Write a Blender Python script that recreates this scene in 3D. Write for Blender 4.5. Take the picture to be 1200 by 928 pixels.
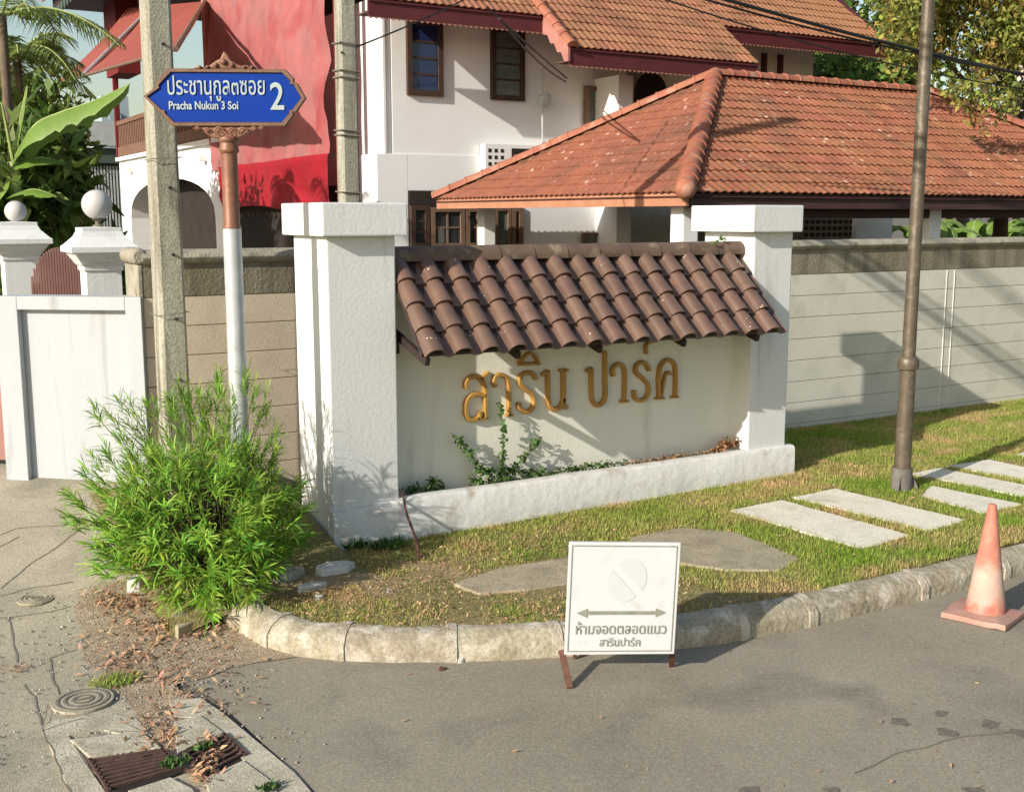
import bpy, bmesh, math, random
import numpy as np
from mathutils import Vector, Matrix, noise as mn
random.seed(7); RNG = np.random.default_rng(7)
S = bpy.context.scene; C = S.collection
for o in list(bpy.data.objects): bpy.data.objects.remove(o)
# ------------------------------------------------------------------ camera
CAM_H = 2.5; F_PX = 1320.0
PITCH = math.atan(211/1320.0); YAW = -math.atan(788/1337.0)
cd = bpy.data.cameras.new('camera'); cam = bpy.data.objects.new('camera', cd); C.objects.link(cam)
cam.location = (0, 0, CAM_H); cam.rotation_euler = (math.pi/2-PITCH, 0, YAW)
cd.sensor_fit = 'HORIZONTAL'; cd.sensor_width = 36.0; cd.lens = 36.0*F_PX/1200.0
cd.clip_start = 0.05; cd.clip_end = 3000
S.camera = cam; S.render.resolution_x = 1024; S.render.resolution_y = 791
# ------------------------------------------------------------------ light
SUN_T = Vector((3.14, .91, -1.52)).normalized()           # direction the light travels
elev = math.asin(-SUN_T.z)
W = bpy.data.worlds.new('World'); S.world = W; W.use_nodes = True
wn = W.node_tree.nodes; wl_ = W.node_tree.links
sky = wn.new('ShaderNodeTexSky'); sky.sky_type = 'NISHITA'; sky.sun_disc = False
sky.sun_elevation = elev; sky.sun_rotation = math.atan2(-SUN_T.x, -SUN_T.y)
sky.air_density = 1.3; sky.dust_density = 1.6; sky.ozone_density = 1.0; sky.altitude = 0
bg = wn['Background']; bg.inputs[1].default_value = 0.115
wl_.new(sky.outputs[0], bg.inputs[0])
sd = bpy.data.lights.new('sun', 'SUN'); sd.energy = 5.0; sd.angle = math.radians(0.5); sd.color = (1, .93, .83)
sun = bpy.data.objects.new('sun', sd); C.objects.link(sun)
sun.rotation_euler = SUN_T.to_track_quat('-Z', 'Y').to_euler(); sun.location = (-10, -3, 12)
S.view_settings.view_transform = 'Standard'; S.view_settings.look = 'None'
S.view_settings.exposure = 0.40; S.view_settings.gamma = 1.0
# ------------------------------------------------------------------ pixel -> place (used once, to measure the photograph)
FH = Vector((math.sin(-YAW), math.cos(-YAW), 0)); RT = Vector((math.cos(-YAW), -math.sin(-YAW), 0))
FW = FH*math.cos(PITCH)-Vector((0, 0, 1))*math.sin(PITCH); UP = FH*math.sin(PITCH)+Vector((0, 0, 1))*math.cos(PITCH)
C0 = Vector((0, 0, CAM_H))
def ray(x, y): return FW*F_PX+RT*(x-600)+UP*(464-y)
def G(x, y, z=0.0): d = ray(x, y); return C0+d*((z-CAM_H)/d.z)
RK, RD = .187, 6.6                                    # the driveway climbs towards the gate
def zramp(p):
    D = Vector((p[0], p[1], 0)).dot(FH)-RD
    return 0.0 if D < -.6 else RK*((D+.6)**2/2.4 if D < .6 else min(D, 2.3))
def GR(x, y):
    p = G(x, y, 0)
    for _ in range(25): p = G(x, y, zramp(p))
    return p
def PY(x, y, Y): d = ray(x, y); return C0+d*(Y/d.y)
def PX(x, y, X): d = ray(x, y); return C0+d*(X/d.x)
def PD(x, y, D): d = ray(x, y); return C0+d*(D/d.dot(FH))
# ------------------------------------------------------------------ object helpers
WLOC = {}
def tag(o, label=None, cat=None, group=None, kind=None):
    if label: o['label'] = label
    if cat: o['category'] = cat
    if group: o['group'] = group
    if kind: o['kind'] = kind
    return o
def empty(name, loc, label=None, cat=None, group=None):
    o = bpy.data.objects.new(name, None); C.objects.link(o); o.location = loc; o.empty_display_size = .1
    WLOC[o.name] = Vector(loc); return tag(o, label, cat, group)
def link(name, me, loc, parent=None):
    o = bpy.data.objects.new(name, me); C.objects.link(o)
    loc = Vector(loc); WLOC[o.name] = loc.copy()
    if parent: o.parent = parent; o.location = loc-WLOC[parent.name]
    else: o.location = loc
    return o
class MB:
    def __init__(s): s.v = []; s.f = []
    def add(s, vs, fs):
        n = len(s.v); s.v += [tuple(v) for v in vs]; s.f += [tuple(i+n for i in f) for f in fs]; return s
    def box(s, x0, y0, z0, x1, y1, z1):
        return s.add([(x0,y0,z0),(x1,y0,z0),(x1,y1,z0),(x0,y1,z0),(x0,y0,z1),(x1,y0,z1),(x1,y1,z1),(x0,y1,z1)],
                     [(0,3,2,1),(4,5,6,7),(0,1,5,4),(1,2,6,5),(2,3,7,6),(3,0,4,7)])
    def obox(s, p, q, w, h, up=Vector((0,0,1))):           # bar from p to q
        p = Vector(p); q = Vector(q); d = (q-p).normalized(); a = d.cross(up)
        if a.length < 1e-4: a = d.cross(Vector((1,0,0)))
        a.normalize(); b = a.cross(d).normalized(); a = a*w/2; b = b*h/2
        return s.add([p-a-b,p+a-b,p+a+b,p-a+b,q-a-b,q+a-b,q+a+b,q-a+b],[(0,1,2,3),(7,6,5,4),(0,4,5,1),(1,5,6,2),(2,6,7,3),(3,7,4,0)])
    def slab(s, poly, z0, z1, jit=0):                       # horizontal polygon prism (poly counter-clockwise)
        n = len(poly); b = [(p[0],p[1],z0) for p in poly]; t = [(p[0],p[1],z1+random.uniform(-jit,jit)) for p in poly]
        return s.add(b+t, [tuple(range(n-1,-1,-1)), tuple(range(n,2*n))]+[(i,(i+1)%n,n+(i+1)%n,n+i) for i in range(n)])
    def tube(s, pts, r, n=10, caps=True):
        pts = [Vector(p) for p in pts]; rr = r if isinstance(r, (list, tuple)) else [r]*len(pts); vs = []; fs = []; ref = None
        for i, p in enumerate(pts):
            d = (pts[min(i+1,len(pts)-1)]-pts[max(i-1,0)]).normalized()
            a = d.orthogonal() if ref is None else (ref-d*ref.dot(d))
            a.normalize(); ref = a; b = d.cross(a)
            for k in range(n):
                t = 2*math.pi*k/n; vs.append(p+(a*math.cos(t)+b*math.sin(t))*rr[i])
        for i in range(len(pts)-1):
            for k in range(n): fs.append((i*n+k,i*n+(k+1)%n,(i+1)*n+(k+1)%n,(i+1)*n+k))
        if caps: fs += [tuple(range(n-1,-1,-1)), tuple(range((len(pts)-1)*n,len(pts)*n))]
        return s.add(vs, fs)
    def lathe(s, c, prof, n=24):                            # prof: (r, z) list, rising
        c = Vector(c); vs = []; fs = []
        for r, z in prof:
            for k in range(n):
                t = 2*math.pi*k/n; vs.append(c+Vector((r*math.cos(t), r*math.sin(t), z)))
        for i in range(len(prof)-1):
            for k in range(n): fs.append((i*n+k,i*n+(k+1)%n,(i+1)*n+(k+1)%n,(i+1)*n+k))
        fs += [tuple(range(n-1,-1,-1)), tuple(range((len(prof)-1)*n,len(prof)*n))]
        return s.add(vs, fs)
    def sqlathe(s, cx, cy, prof):                           # square section profile: (half width, z)
        vs = []; fs = []
        for r, z in prof: vs += [(cx-r,cy-r,z),(cx+r,cy-r,z),(cx+r,cy+r,z),(cx-r,cy+r,z)]
        for i in range(len(prof)-1):
            for k in range(4): fs.append((i*4+k,i*4+(k+1)%4,(i+1)*4+(k+1)%4,(i+1)*4+k))
        fs += [(3,2,1,0), tuple(range((len(prof)-1)*4,len(prof)*4))]
        return s.add(vs, fs)
    def sphere(s, c, r, n=24, m=14, sz=1):
        return s.lathe(c, [(max(r*math.sin(math.pi*i/m),1e-4), -r*math.cos(math.pi*i/m)*sz) for i in range(m+1)], n)
    def prism(s, face, ext):                                # any planar polygon pushed along ext
        face = [Vector(p) for p in face]; ext = Vector(ext); n = len(face)
        return s.add(face+[p+ext for p in face], [tuple(range(n)), tuple(range(2*n-1,n-1,-1))]+[((i+1)%n,i,n+i,n+(i+1)%n) for i in range(n)])
    def build(s, name, mat, parent=None, smooth=False, bevel=0, seg=2, tri=False, origin=None):
        V = np.array([tuple(v) for v in s.v], dtype=float)
        c = Vector(((V[:,0].min()+V[:,0].max())/2, (V[:,1].min()+V[:,1].max())/2, V[:,2].min())) if origin is None else Vector(origin)
        me = bpy.data.meshes.new(name); me.from_pydata([tuple(v) for v in V-np.array(c)], [], s.f); me.materials.append(mat)
        bm = bmesh.new(); bm.from_mesh(me); bmesh.ops.recalc_face_normals(bm, faces=bm.faces)
        if bevel: bmesh.ops.bevel(bm, geom=[e for e in bm.edges if e.is_manifold and e.calc_face_angle(0) > .5], offset=bevel, segments=seg, profile=.6, affect='EDGES')
        bm.to_mesh(me); bm.free()
        if smooth:
            me.polygons.foreach_set('use_smooth', [True]*len(me.polygons))
            try: me.set_sharp_from_angle(angle=math.radians(42))
            except Exception: pass
        return link(name, me, c, parent)
def tri_mesh(name, V, Fc, mat, parent=None, smooth=False, k=3):
    V = np.asarray(V, dtype=np.float32); Fc = np.asarray(Fc, dtype=np.int32)
    c = Vector(((V[:,0].min()+V[:,0].max())/2, (V[:,1].min()+V[:,1].max())/2, float(V[:,2].min())))
    V = V-np.array(c, dtype=np.float32)
    me = bpy.data.meshes.new(name); me.vertices.add(len(V)); me.vertices.foreach_set('co', V.ravel())
    me.loops.add(Fc.size); me.loops.foreach_set('vertex_index', Fc.ravel())
    me.polygons.add(len(Fc)); me.polygons.foreach_set('loop_start', np.arange(0, Fc.size, k, dtype=np.int32))
    me.polygons.foreach_set('loop_total', np.full(len(Fc), k, dtype=np.int32))
    if smooth: me.polygons.foreach_set('use_smooth', np.ones(len(Fc), dtype=bool))
    me.update(calc_edges=True); me.validate(); me.materials.append(mat); return link(name, me, c, parent)
# ------------------------------------------------------------------ materials
def M(name, c1, c2=None, scale=6.0, rough=.8, bump=.15, bscale=60, stain=None, sscale=2.0, samt=.5, streak=False, rand=0.0, island=0.0,
      spots=None, spscale=40, spth=.7, metal=0, coat=0, sheen=0, trans=0, detail=6, spec=.3, bdist=.01, grain=0.0, gscale=130):
    m = bpy.data.materials.new(name); m.use_nodes = True; nt = m.node_tree; N = nt.nodes; L = nt.links
    b = N['Principled BSDF']; b.inputs['Roughness'].default_value = rough; b.inputs['Metallic'].default_value = metal
    b.inputs['Specular IOR Level'].default_value = spec; b.inputs['Coat Weight'].default_value = coat; b.inputs['Coat Roughness'].default_value = .15
    geo = N.new('ShaderNodeNewGeometry'); mp = N.new('ShaderNodeMapping'); L.new(geo.outputs['Position'], mp.inputs[0])
    def nz(sc, det=detail, dist=0.0, strk=False):
        n = N.new('ShaderNodeTexNoise'); n.inputs['Scale'].default_value = sc; n.inputs['Detail'].default_value = det; n.inputs['Distortion'].default_value = dist
        if strk:
            q = N.new('ShaderNodeMapping'); q.inputs['Scale'].default_value = (1, 1, .12); L.new(geo.outputs['Position'], q.inputs[0]); L.new(q.outputs[0], n.inputs['Vector'])
        else: L.new(mp.outputs[0], n.inputs['Vector'])
        return n.outputs['Fac']
    def ramp(src, a, c):
        r = N.new('ShaderNodeMapRange'); r.inputs[1].default_value = a; r.inputs[2].default_value = c; L.new(src, r.inputs[0]); return r.outputs[0]
    def mix(f, a, c, mode='MIX'):
        x = N.new('ShaderNodeMix'); x.data_type = 'RGBA'; x.blend_type = mode
        if isinstance(f, float): x.inputs[0].default_value = f
        else: L.new(f, x.inputs[0])
        for i, q in ((6, a), (7, c)):
            if isinstance(q, tuple): x.inputs[i].default_value = q+(1,) if len(q) == 3 else q
            else: L.new(q, x.inputs[i])
        return x.outputs[2]
    c2 = c2 or tuple(x*.8 for x in c1)
    col = mix(ramp(nz(scale, strk=streak), .32, .68), c1, c2)
    if stain: 
        col = mix(ramp(nz(sscale, 8, .6, strk=streak), .62-.22*samt, .78-.1*samt), col, stain)
    if spots:
        v = N.new('ShaderNodeTexVoronoi'); v.inputs['Scale'].default_value = spscale; L.new(mp.outputs[0], v.inputs['Vector'])
        t = nz(spscale*.25, 2); a = N.new('ShaderNodeMath'); a.operation = 'MULTIPLY'; L.new(ramp(v.outputs['Distance'], .28, .12), a.inputs[0]); L.new(ramp(t, spth-.08, spth), a.inputs[1])
        col = mix(a.outputs[0], col, spots)
    if grain:
        gr = N.new('ShaderNodeMapRange'); gr.inputs[1].default_value = .3; gr.inputs[2].default_value = .7; gr.inputs[3].default_value = 1-grain; gr.inputs[4].default_value = 1+grain*.8
        L.new(nz(gscale, 3), gr.inputs[0]); gm = N.new('ShaderNodeVectorMath'); gm.operation = 'SCALE'; L.new(col, gm.inputs[0]); L.new(gr.outputs[0], gm.inputs['Scale']); col = gm.outputs[0]
    if rand or island:
        if rand:
            oi = N.new('ShaderNodeObjectInfo'); rs = oi.outputs['Random']; amt = rand
        else: rs = geo.outputs['Random Per Island']; amt = island
        r = N.new('ShaderNodeMapRange'); r.inputs[3].default_value = 1-amt; r.inputs[4].default_value = 1+amt; L.new(rs, r.inputs[0])
        h = N.new('ShaderNodeHueSaturation'); L.new(r.outputs[0], h.inputs['Value']); L.new(col, h.inputs['Color'])
        r2 = N.new('ShaderNodeMapRange'); r2.inputs[3].default_value = .5-.06*amt; r2.inputs[4].default_value = .5+.05*amt
        w = N.new('ShaderNodeMath'); w.operation = 'FRACT'; q = N.new('ShaderNodeMath'); q.operation = 'MULTIPLY'; q.inputs[1].default_value = 17.3
        L.new(rs, q.inputs[0]); L.new(q.outputs[0], w.inputs[0]); L.new(w.outputs[0], r2.inputs[0]); L.new(r2.outputs[0], h.inputs['Hue'])
        col = h.outputs[0]
    L.new(col, b.inputs['Base Color'])
    if bump:
        bp = N.new('ShaderNodeBump'); bp.inputs['Strength'].default_value = bump; bp.inputs['Distance'].default_value = bdist
        L.new(nz(bscale, 5), bp.inputs['Height']); L.new(bp.outputs[0], b.inputs['Normal'])
    if trans:
        out = N['Material Output']; tr = N.new('ShaderNodeBsdfTranslucent'); ms = N.new('ShaderNodeMixShader'); ms.inputs[0].default_value = trans
        L.new(col, tr.inputs[0]); L.new(b.outputs[0], ms.inputs[1]); L.new(tr.outputs[0], ms.inputs[2]); L.new(ms.outputs[0], out.inputs[0])
    return m
def glass(name, tint=(.02,.025,.03), rough=.08):
    m = bpy.data.materials.new(name); m.use_nodes = True; b = m.node_tree.nodes['Principled BSDF']
    n = m.node_tree.nodes.new('ShaderNodeTexNoise'); n.inputs['Scale'].default_value = 3; r = m.node_tree.nodes.new('ShaderNodeValToRGB')
    r.color_ramp.elements[0].color = tint+(1,); r.color_ramp.elements[1].color = tuple(min(1, x*2.2) for x in tint)+(1,)
    m.node_tree.links.new(n.outputs[0], r.inputs[0]); m.node_tree.links.new(r.outputs[0], b.inputs['Base Color'])
    b.inputs['Roughness'].default_value = rough; b.inputs['Specular IOR Level'].default_value = .6; return m
mt = {}
mt['asphalt'] = M('asphalt', (.225,.198,.148), (.285,.253,.192), .8, .9, .5, 200, stain=(.165,.145,.11), sscale=1.3, samt=.45, spots=(.40,.37,.30), spscale=80, spth=.56, bdist=.006, grain=.22, gscale=80)
mt['driveway'] = M('driveway_concrete', (.40,.355,.265), (.30,.27,.20), 1.3, .92, .5, 120, stain=(.22,.20,.15), sscale=1.5, samt=.55, spots=(.50,.46,.38), spscale=80, spth=.52, grain=.22, gscale=60)
mt['base_ground'] = M('base_ground', (.16,.14,.11), (.12,.105,.08), .5, .95, .3, 40)
mt['dirt'] = M('dirt', (.36,.285,.195), (.26,.20,.135), 5, .97, .8, 90, stain=(.44,.36,.26), sscale=9, samt=.4, spots=(.5,.42,.32), spscale=120, spth=.45, bdist=.015, grain=.3, gscale=45)
mt['soil'] = M('lawn_soil', (.26,.20,.105), (.17,.165,.05), 1.8, .97, .7, 70, stain=(.40,.28,.17), sscale=1.6, samt=.55, bdist=.02, grain=.38, gscale=50)
mt['drain_concrete'] = M('drain_concrete', (.47,.43,.335), (.38,.345,.26), 4, .92, .5, 80, stain=(.28,.25,.18), sscale=5, samt=.5, grain=.2, gscale=50)
mt['oil'] = M('oil_stain', (.12,.107,.085), (.17,.15,.118), 30, .9, .3, 200, grain=.25, gscale=80)
mt['crack'] = M('crack_fill', (.15,.135,.105), (.21,.19,.15), 20, .95, 0)
mt['slab'] = M('slab_concrete', (.70,.655,.545), (.62,.58,.475), 5, .9, .5, 90, stain=(.46,.42,.32), sscale=3.5, samt=.3, rand=.04, spots=(.42,.38,.30), spscale=70, spth=.58, grain=.18, gscale=60)
mt['old_slab'] = M('old_slab_concrete', (.37,.32,.225), (.29,.25,.17), 5, .92, .5, 90, stain=(.22,.185,.125), sscale=4, samt=.4, grain=.25, gscale=50)
mt['kerb'] = M('kerb_concrete', (.36,.32,.235), (.25,.215,.15), 6, .92, .6, 24, stain=(.54,.50,.42), sscale=5.5, samt=.5, rand=.12, bdist=.02, grain=.24, gscale=45)
mt['mortar'] = M('kerb_mortar', (.50,.455,.37), (.27,.23,.165), 14, .95, .8, 70, bdist=.015, grain=.2)
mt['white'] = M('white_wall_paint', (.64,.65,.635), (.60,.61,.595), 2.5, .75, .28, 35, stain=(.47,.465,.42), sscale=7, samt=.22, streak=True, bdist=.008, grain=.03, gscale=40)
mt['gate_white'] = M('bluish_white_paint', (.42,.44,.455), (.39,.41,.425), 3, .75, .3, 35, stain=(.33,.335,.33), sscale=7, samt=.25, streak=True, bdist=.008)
mt['white_rough'] = M('white_planter_paint', (.64,.64,.61), (.58,.575,.54), 4, .85, .45, 9, stain=(.40,.34,.26), sscale=5, samt=.30, bdist=.02, grain=.07, gscale=40)
mt['cream'] = M('cream_wall_paint', (.74,.725,.635), (.69,.675,.59), 2, .8, .2, 50, stain=(.60,.58,.49), sscale=7, samt=.2, streak=True)
mt['white_house'] = M('white_house_paint', (.76,.76,.75), (.72,.72,.71), .6, .8, .1, 20, stain=(.64,.63,.60), sscale=.5, samt=.2)
mt['stipple'] = M('stippled_wall', (.62,.60,.54), (.50,.48,.42), 16, .9, 1.0, 26, bdist=.05)
mt['panel'] = M('grey_panel', (.60,.575,.49), (.545,.52,.44), 2.2, .85, .25, 60, stain=(.46,.44,.365), sscale=2, samt=.3, rand=.025, grain=.06, gscale=50)
mt['tan_panel'] = M('tan_panel', (.56,.475,.36), (.51,.43,.325), 2.2, .85, .25, 60, stain=(.43,.36,.27), sscale=2, samt=.3, rand=.03, grain=.06, gscale=50)
mt['cope'] = M('mossy_concrete', (.30,.27,.20), (.17,.145,.10), 3.5, .9, .7, 40, stain=(.115,.095,.065), sscale=4, samt=.6, streak=True, bdist=.012)
mt['cope_top'] = M('coping_concrete', (.36,.33,.26), (.25,.225,.17), 5, .9, .7, 50, stain=(.15,.135,.10), sscale=6, samt=.4, bdist=.012)
mt['glaze'] = M('brown_glazed_tile', (.150,.088,.062), (.115,.068,.048), 9, .40, .2, 40, spots=(.72,.62,.5), spscale=30, spth=.70, rand=.13, coat=.3, spec=.5, bdist=.004)
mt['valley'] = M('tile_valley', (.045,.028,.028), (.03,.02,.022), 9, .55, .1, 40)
mt['ridge'] = M('brown_ridge_tile', (.15,.10,.07), (.105,.07,.05), 7, .6, .3, 30, stain=(.24,.19,.13), sscale=8, samt=.25, rand=.12)
mt['darkwood'] = M('dark_steel', (.022,.016,.015), (.035,.022,.018), 12, .6, .1, 30)
mt['gold'] = M('gold_letter_paint', (.42,.24,.06), (.34,.19,.045), 8, .5, .1, 40, metal=.15, spec=.4)
mt['pav_tile'] = M('terracotta_tile', (.285,.112,.058), (.22,.087,.046), 3, .78, .35, 50, stain=(.15,.075,.045), sscale=.9, samt=.55, rand=.14, spots=(.46,.31,.22), spscale=5, spth=.59, grain=.15, gscale=14)
mt['pav_ridge'] = M('terracotta_ridge', (.34,.13,.08), (.27,.095,.055), 4, .75, .3, 30, stain=(.40,.24,.17), sscale=3, samt=.3, rand=.08)
mt['house_tile'] = M('orange_roof_tile', (.30,.138,.072), (.235,.105,.055), 1.5, .8, .3, 50, stain=(.16,.08,.045), sscale=.8, samt=.45, rand=.13, grain=.12, gscale=12)
mt['pink'] = M('pink_barge_paint', (.40,.19,.15), (.34,.15,.12), 4, .7, .1, 20)
mt['fascia_l'] = M('orange_fascia', (.42,.20,.12), (.36,.16,.09), 4, .6, .1, 20)
mt['fascia_d'] = M('brown_fascia', (.075,.035,.03), (.055,.027,.024), 3, .6, .1, 20)
mt['maroon'] = M('maroon_fascia', (.105,.022,.026), (.085,.018,.022), 3, .6, .1, 20)
mt['soffit'] = M('soffit_board', (.10,.05,.04), (.08,.04,.03), 3, .8, .1, 20)
mt['wood'] = M('brown_window_wood', (.065,.036,.024), (.045,.026,.018), 12, .6, .15, 40)
mt['wood_l'] = M('tan_window_wood', (.20,.125,.085), (.15,.095,.065), 9, .6, .1, 40)
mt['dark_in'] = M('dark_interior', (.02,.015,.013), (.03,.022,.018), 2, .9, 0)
mt['glass'] = glass('window_glass', (.018,.02,.022)); mt['glass_b'] = glass('blue_window_glass', (.010,.016,.055)); mt['glass_g'] = glass('curtained_glass', (.07,.085,.075), .25)
mt['concrete_pole'] = M('pole_concrete', (.40,.385,.31), (.29,.275,.21), 4, .9, .6, 60, stain=(.12,.105,.08), sscale=7, samt=.75, streak=True, grain=.22, gscale=40)
mt['galv'] = M('galvanised_steel', (.50,.52,.52), (.42,.44,.44), 10, .5, .1, 60, metal=.3, stain=(.36,.36,.34), sscale=8, samt=.3)
mt['copper'] = M('copper_brown_paint', (.225,.105,.065), (.165,.075,.046), 10, .5, .15, 40, metal=.2, stain=(.30,.17,.11), sscale=10, samt=.4)
mt['bronze'] = M('bronze_frame_paint', (.17,.10,.06), (.12,.068,.042), 12, .55, .3, 60, metal=.2)
mt['blue'] = M('blue_sign_face', (.002,.034,.26), (.002,.029,.23), 3, .5, 0, spec=.1)
mt['silver'] = M('reflective_letter', (.34,.40,.40), (.30,.36,.36), 10, .5, 0)
mt['lamp_pole'] = M('bronze_lamp_pole', (.125,.10,.07), (.09,.072,.05), 8, .48, .15, 40, metal=.3, stain=(.2,.17,.125), sscale=14, samt=.4, spec=.5)
mt['base_sleeve'] = M('pole_base_concrete', (.16,.145,.13), (.11,.10,.09), 10, .9, .4, 50)
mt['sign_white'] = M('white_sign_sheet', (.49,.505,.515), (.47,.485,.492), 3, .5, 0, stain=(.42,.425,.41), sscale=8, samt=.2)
mt['print'] = M('faded_black_print', (.17,.175,.145), (.23,.235,.20), 25, .6, 0)
mt['faded'] = M('faded_print', (.455,.472,.482), (.445,.462,.472), 10, .5, 0)
mt['rust'] = M('rusty_steel', (.12,.055,.035), (.07,.035,.025), 18, .85, .4, 60)
mt['grate'] = M('rusty_grate', (.10,.055,.042), (.06,.036,.028), 22, .95, .4, 60)
mt['cone'] = M('faded_orange_plastic', (.37,.19,.145), (.40,.26,.21), 7, .75, .2, 30, stain=(.30,.22,.17), sscale=9, samt=.5, grain=.15)
mt['tarp'] = M('faded_red_tarp', (.42,.13,.125), (.32,.14,.135), 1.1, .65, .4, 7, stain=(.32,.05,.055), sscale=.7, samt=.5, trans=.12, grain=.10, gscale=3)
mt['tarp_red'] = M('red_tarp', (.36,.013,.024), (.29,.012,.02), 3, .6, .4, 5, trans=.15)
mt['awning'] = M('red_awning_cloth', (.36,.095,.075), (.32,.085,.065), 1, .75, .1, 10, trans=.25)
mt['red_wood'] = M('dark_red_paint', (.16,.015,.015), (.12,.012,.012), 2, .7, 0)
mt['rail'] = M('brown_railing', (.19,.10,.065), (.14,.075,.05), 6, .7, .1)
mt['brown_gate'] = M('mauve_brown_gate', (.32,.17,.145), (.27,.14,.12), 4, .6, .1)
mt['globe'] = M('white_globe', (.50,.49,.47), (.48,.47,.45), 3, .35, 0)
mt['sheet'] = M('light_grey_sheet', (.46,.48,.47), (.36,.38,.38), 4, .7, .3, 10)
mt['bluegrey'] = M('bluegrey_wall', (.34,.42,.46), (.30,.37,.41), 2, .8, 0)
mt['green_metal'] = M('dark_green_metal', (.07,.10,.08), (.05,.07,.06), 2, .6, 0)
mt['lattice'] = M('beige_vent_block', (.22,.185,.14), (.17,.145,.11), 5, .9, .1)
mt['black'] = M('black_cable', (.012,.012,.012), (.02,.02,.02), 5, .6, 0)
mt['stone'] = M('broken_stone', (.36,.33,.28), (.26,.235,.19), 12, .95, .8, 60, rand=.15, stain=(.50,.48,.43), sscale=10, samt=.3)
mt['pale_stone'] = M('pale_stone', (.58,.57,.54), (.44,.42,.38), 16, .9, .6, 60, rand=.1)
mt['litter'] = M('dry_leaf', (.42,.235,.135), (.50,.33,.19), 8, .85, 0, island=.5, trans=.2)
mt['grass'] = M('grass_blade', (.22,.34,.045), (.48,.44,.15), 1.1, .8, 0, island=.6, trans=.4, stain=(.58,.42,.21), sscale=2.2, samt=.6, spec=.15)
mt['bush_leaf'] = M('narrow_leaf', (.25,.44,.055), (.15,.31,.035), 3.5, .55, 0, island=.6, trans=.45, spec=.3, stain=(.42,.46,.10), sscale=6, samt=.35)
mt['twig'] = M('green_twig', (.14,.13,.05), (.10,.085,.045), 10, .8, 0)
mt['vine_leaf'] = M('vine_leaf', (.075,.16,.03), (.045,.10,.02), 5, .55, 0, island=.4, trans=.25)
mt['dry_tuft'] = M('dry_tuft', (.26,.13,.055), (.17,.10,.045), 9, .85, 0, island=.4)
mt['tree_leaf'] = M('yellow_green_tree_leaf', (.25,.27,.05), (.13,.18,.04), 1.6, .6, 0, island=.65, trans=.4, stain=(.45,.30,.09), sscale=1.2, samt=.5)
mt['dark_leaf'] = M('dark_hedge_leaf', (.085,.15,.03), (.15,.22,.045), .8, .55, 0, island=.6, trans=.3)
mt['palm_leaf'] = M('palm_leaf', (.20,.26,.06), (.13,.18,.045), .8, .6, 0, island=.4, trans=.35)
mt['banana_leaf'] = M('banana_leaf', (.20,.33,.06), (.15,.26,.045), 1.5, .45, .2, 10, trans=.35, stain=(.28,.38,.12), sscale=1, samt=.4, spec=.5, island=.1)
mt['bark'] = M('bark', (.16,.12,.085), (.10,.075,.055), 6, .95, .6, 20)
mt['stalk'] = M('banana_stalk', (.30,.36,.12), (.22,.25,.09), 5, .6, .1)
mt['flower'] = M('pale_blossom', (.72,.62,.55), (.65,.5,.4), 5, .8, 0, island=.15)
m_ = M('cone_shell', (.44,.135,.095), (.46,.20,.14), 7, .6, .15, 30, stain=(.52,.30,.22), sscale=6, samt=.4, grain=.1, gscale=30)
N_ = m_.node_tree.nodes; L__ = m_.node_tree.links; b_ = N_['Principled BSDF']; src = b_.inputs['Base Color'].links[0].from_socket
g_ = N_.new('ShaderNodeNewGeometry'); sx_ = N_.new('ShaderNodeSeparateXYZ'); L__.new(g_.outputs['Position'], sx_.inputs[0])
nn_ = N_.new('ShaderNodeTexNoise'); nn_.inputs['Scale'].default_value = 14; nn_.inputs['Detail'].default_value = 6; L__.new(g_.outputs['Position'], nn_.inputs['Vector'])
ad_ = N_.new('ShaderNodeMath'); ad_.operation = 'MULTIPLY_ADD'; ad_.inputs[1].default_value = .22; L__.new(nn_.outputs['Fac'], ad_.inputs[0]); L__.new(sx_.outputs['Z'], ad_.inputs[2])
cr_ = N_.new('ShaderNodeValToRGB'); cr_.color_ramp.elements[0].position = .16; cr_.color_ramp.elements[0].color = (0,0,0,1); cr_.color_ramp.elements[1].position = .50; cr_.color_ramp.elements[1].color = (0,0,0,1)
for p_, v_ in ((.24,.5),(.40,.68)): e_ = cr_.color_ramp.elements.new(p_); e_.color = (v_,v_,v_,1)
L__.new(ad_.outputs[0], cr_.inputs[0]); mx_ = N_.new('ShaderNodeMix'); mx_.data_type = 'RGBA'; L__.new(cr_.outputs[0], mx_.inputs[0]); L__.new(src, mx_.inputs[6]); mx_.inputs[7].default_value = (.50,.43,.36,1)
L__.new(mx_.outputs[2], b_.inputs['Base Color']); mt['cone_shell'] = m_
mt['iron'] = M('manhole_iron', (.15,.13,.10), (.20,.18,.14), 20, .85, .4, 90)
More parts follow.
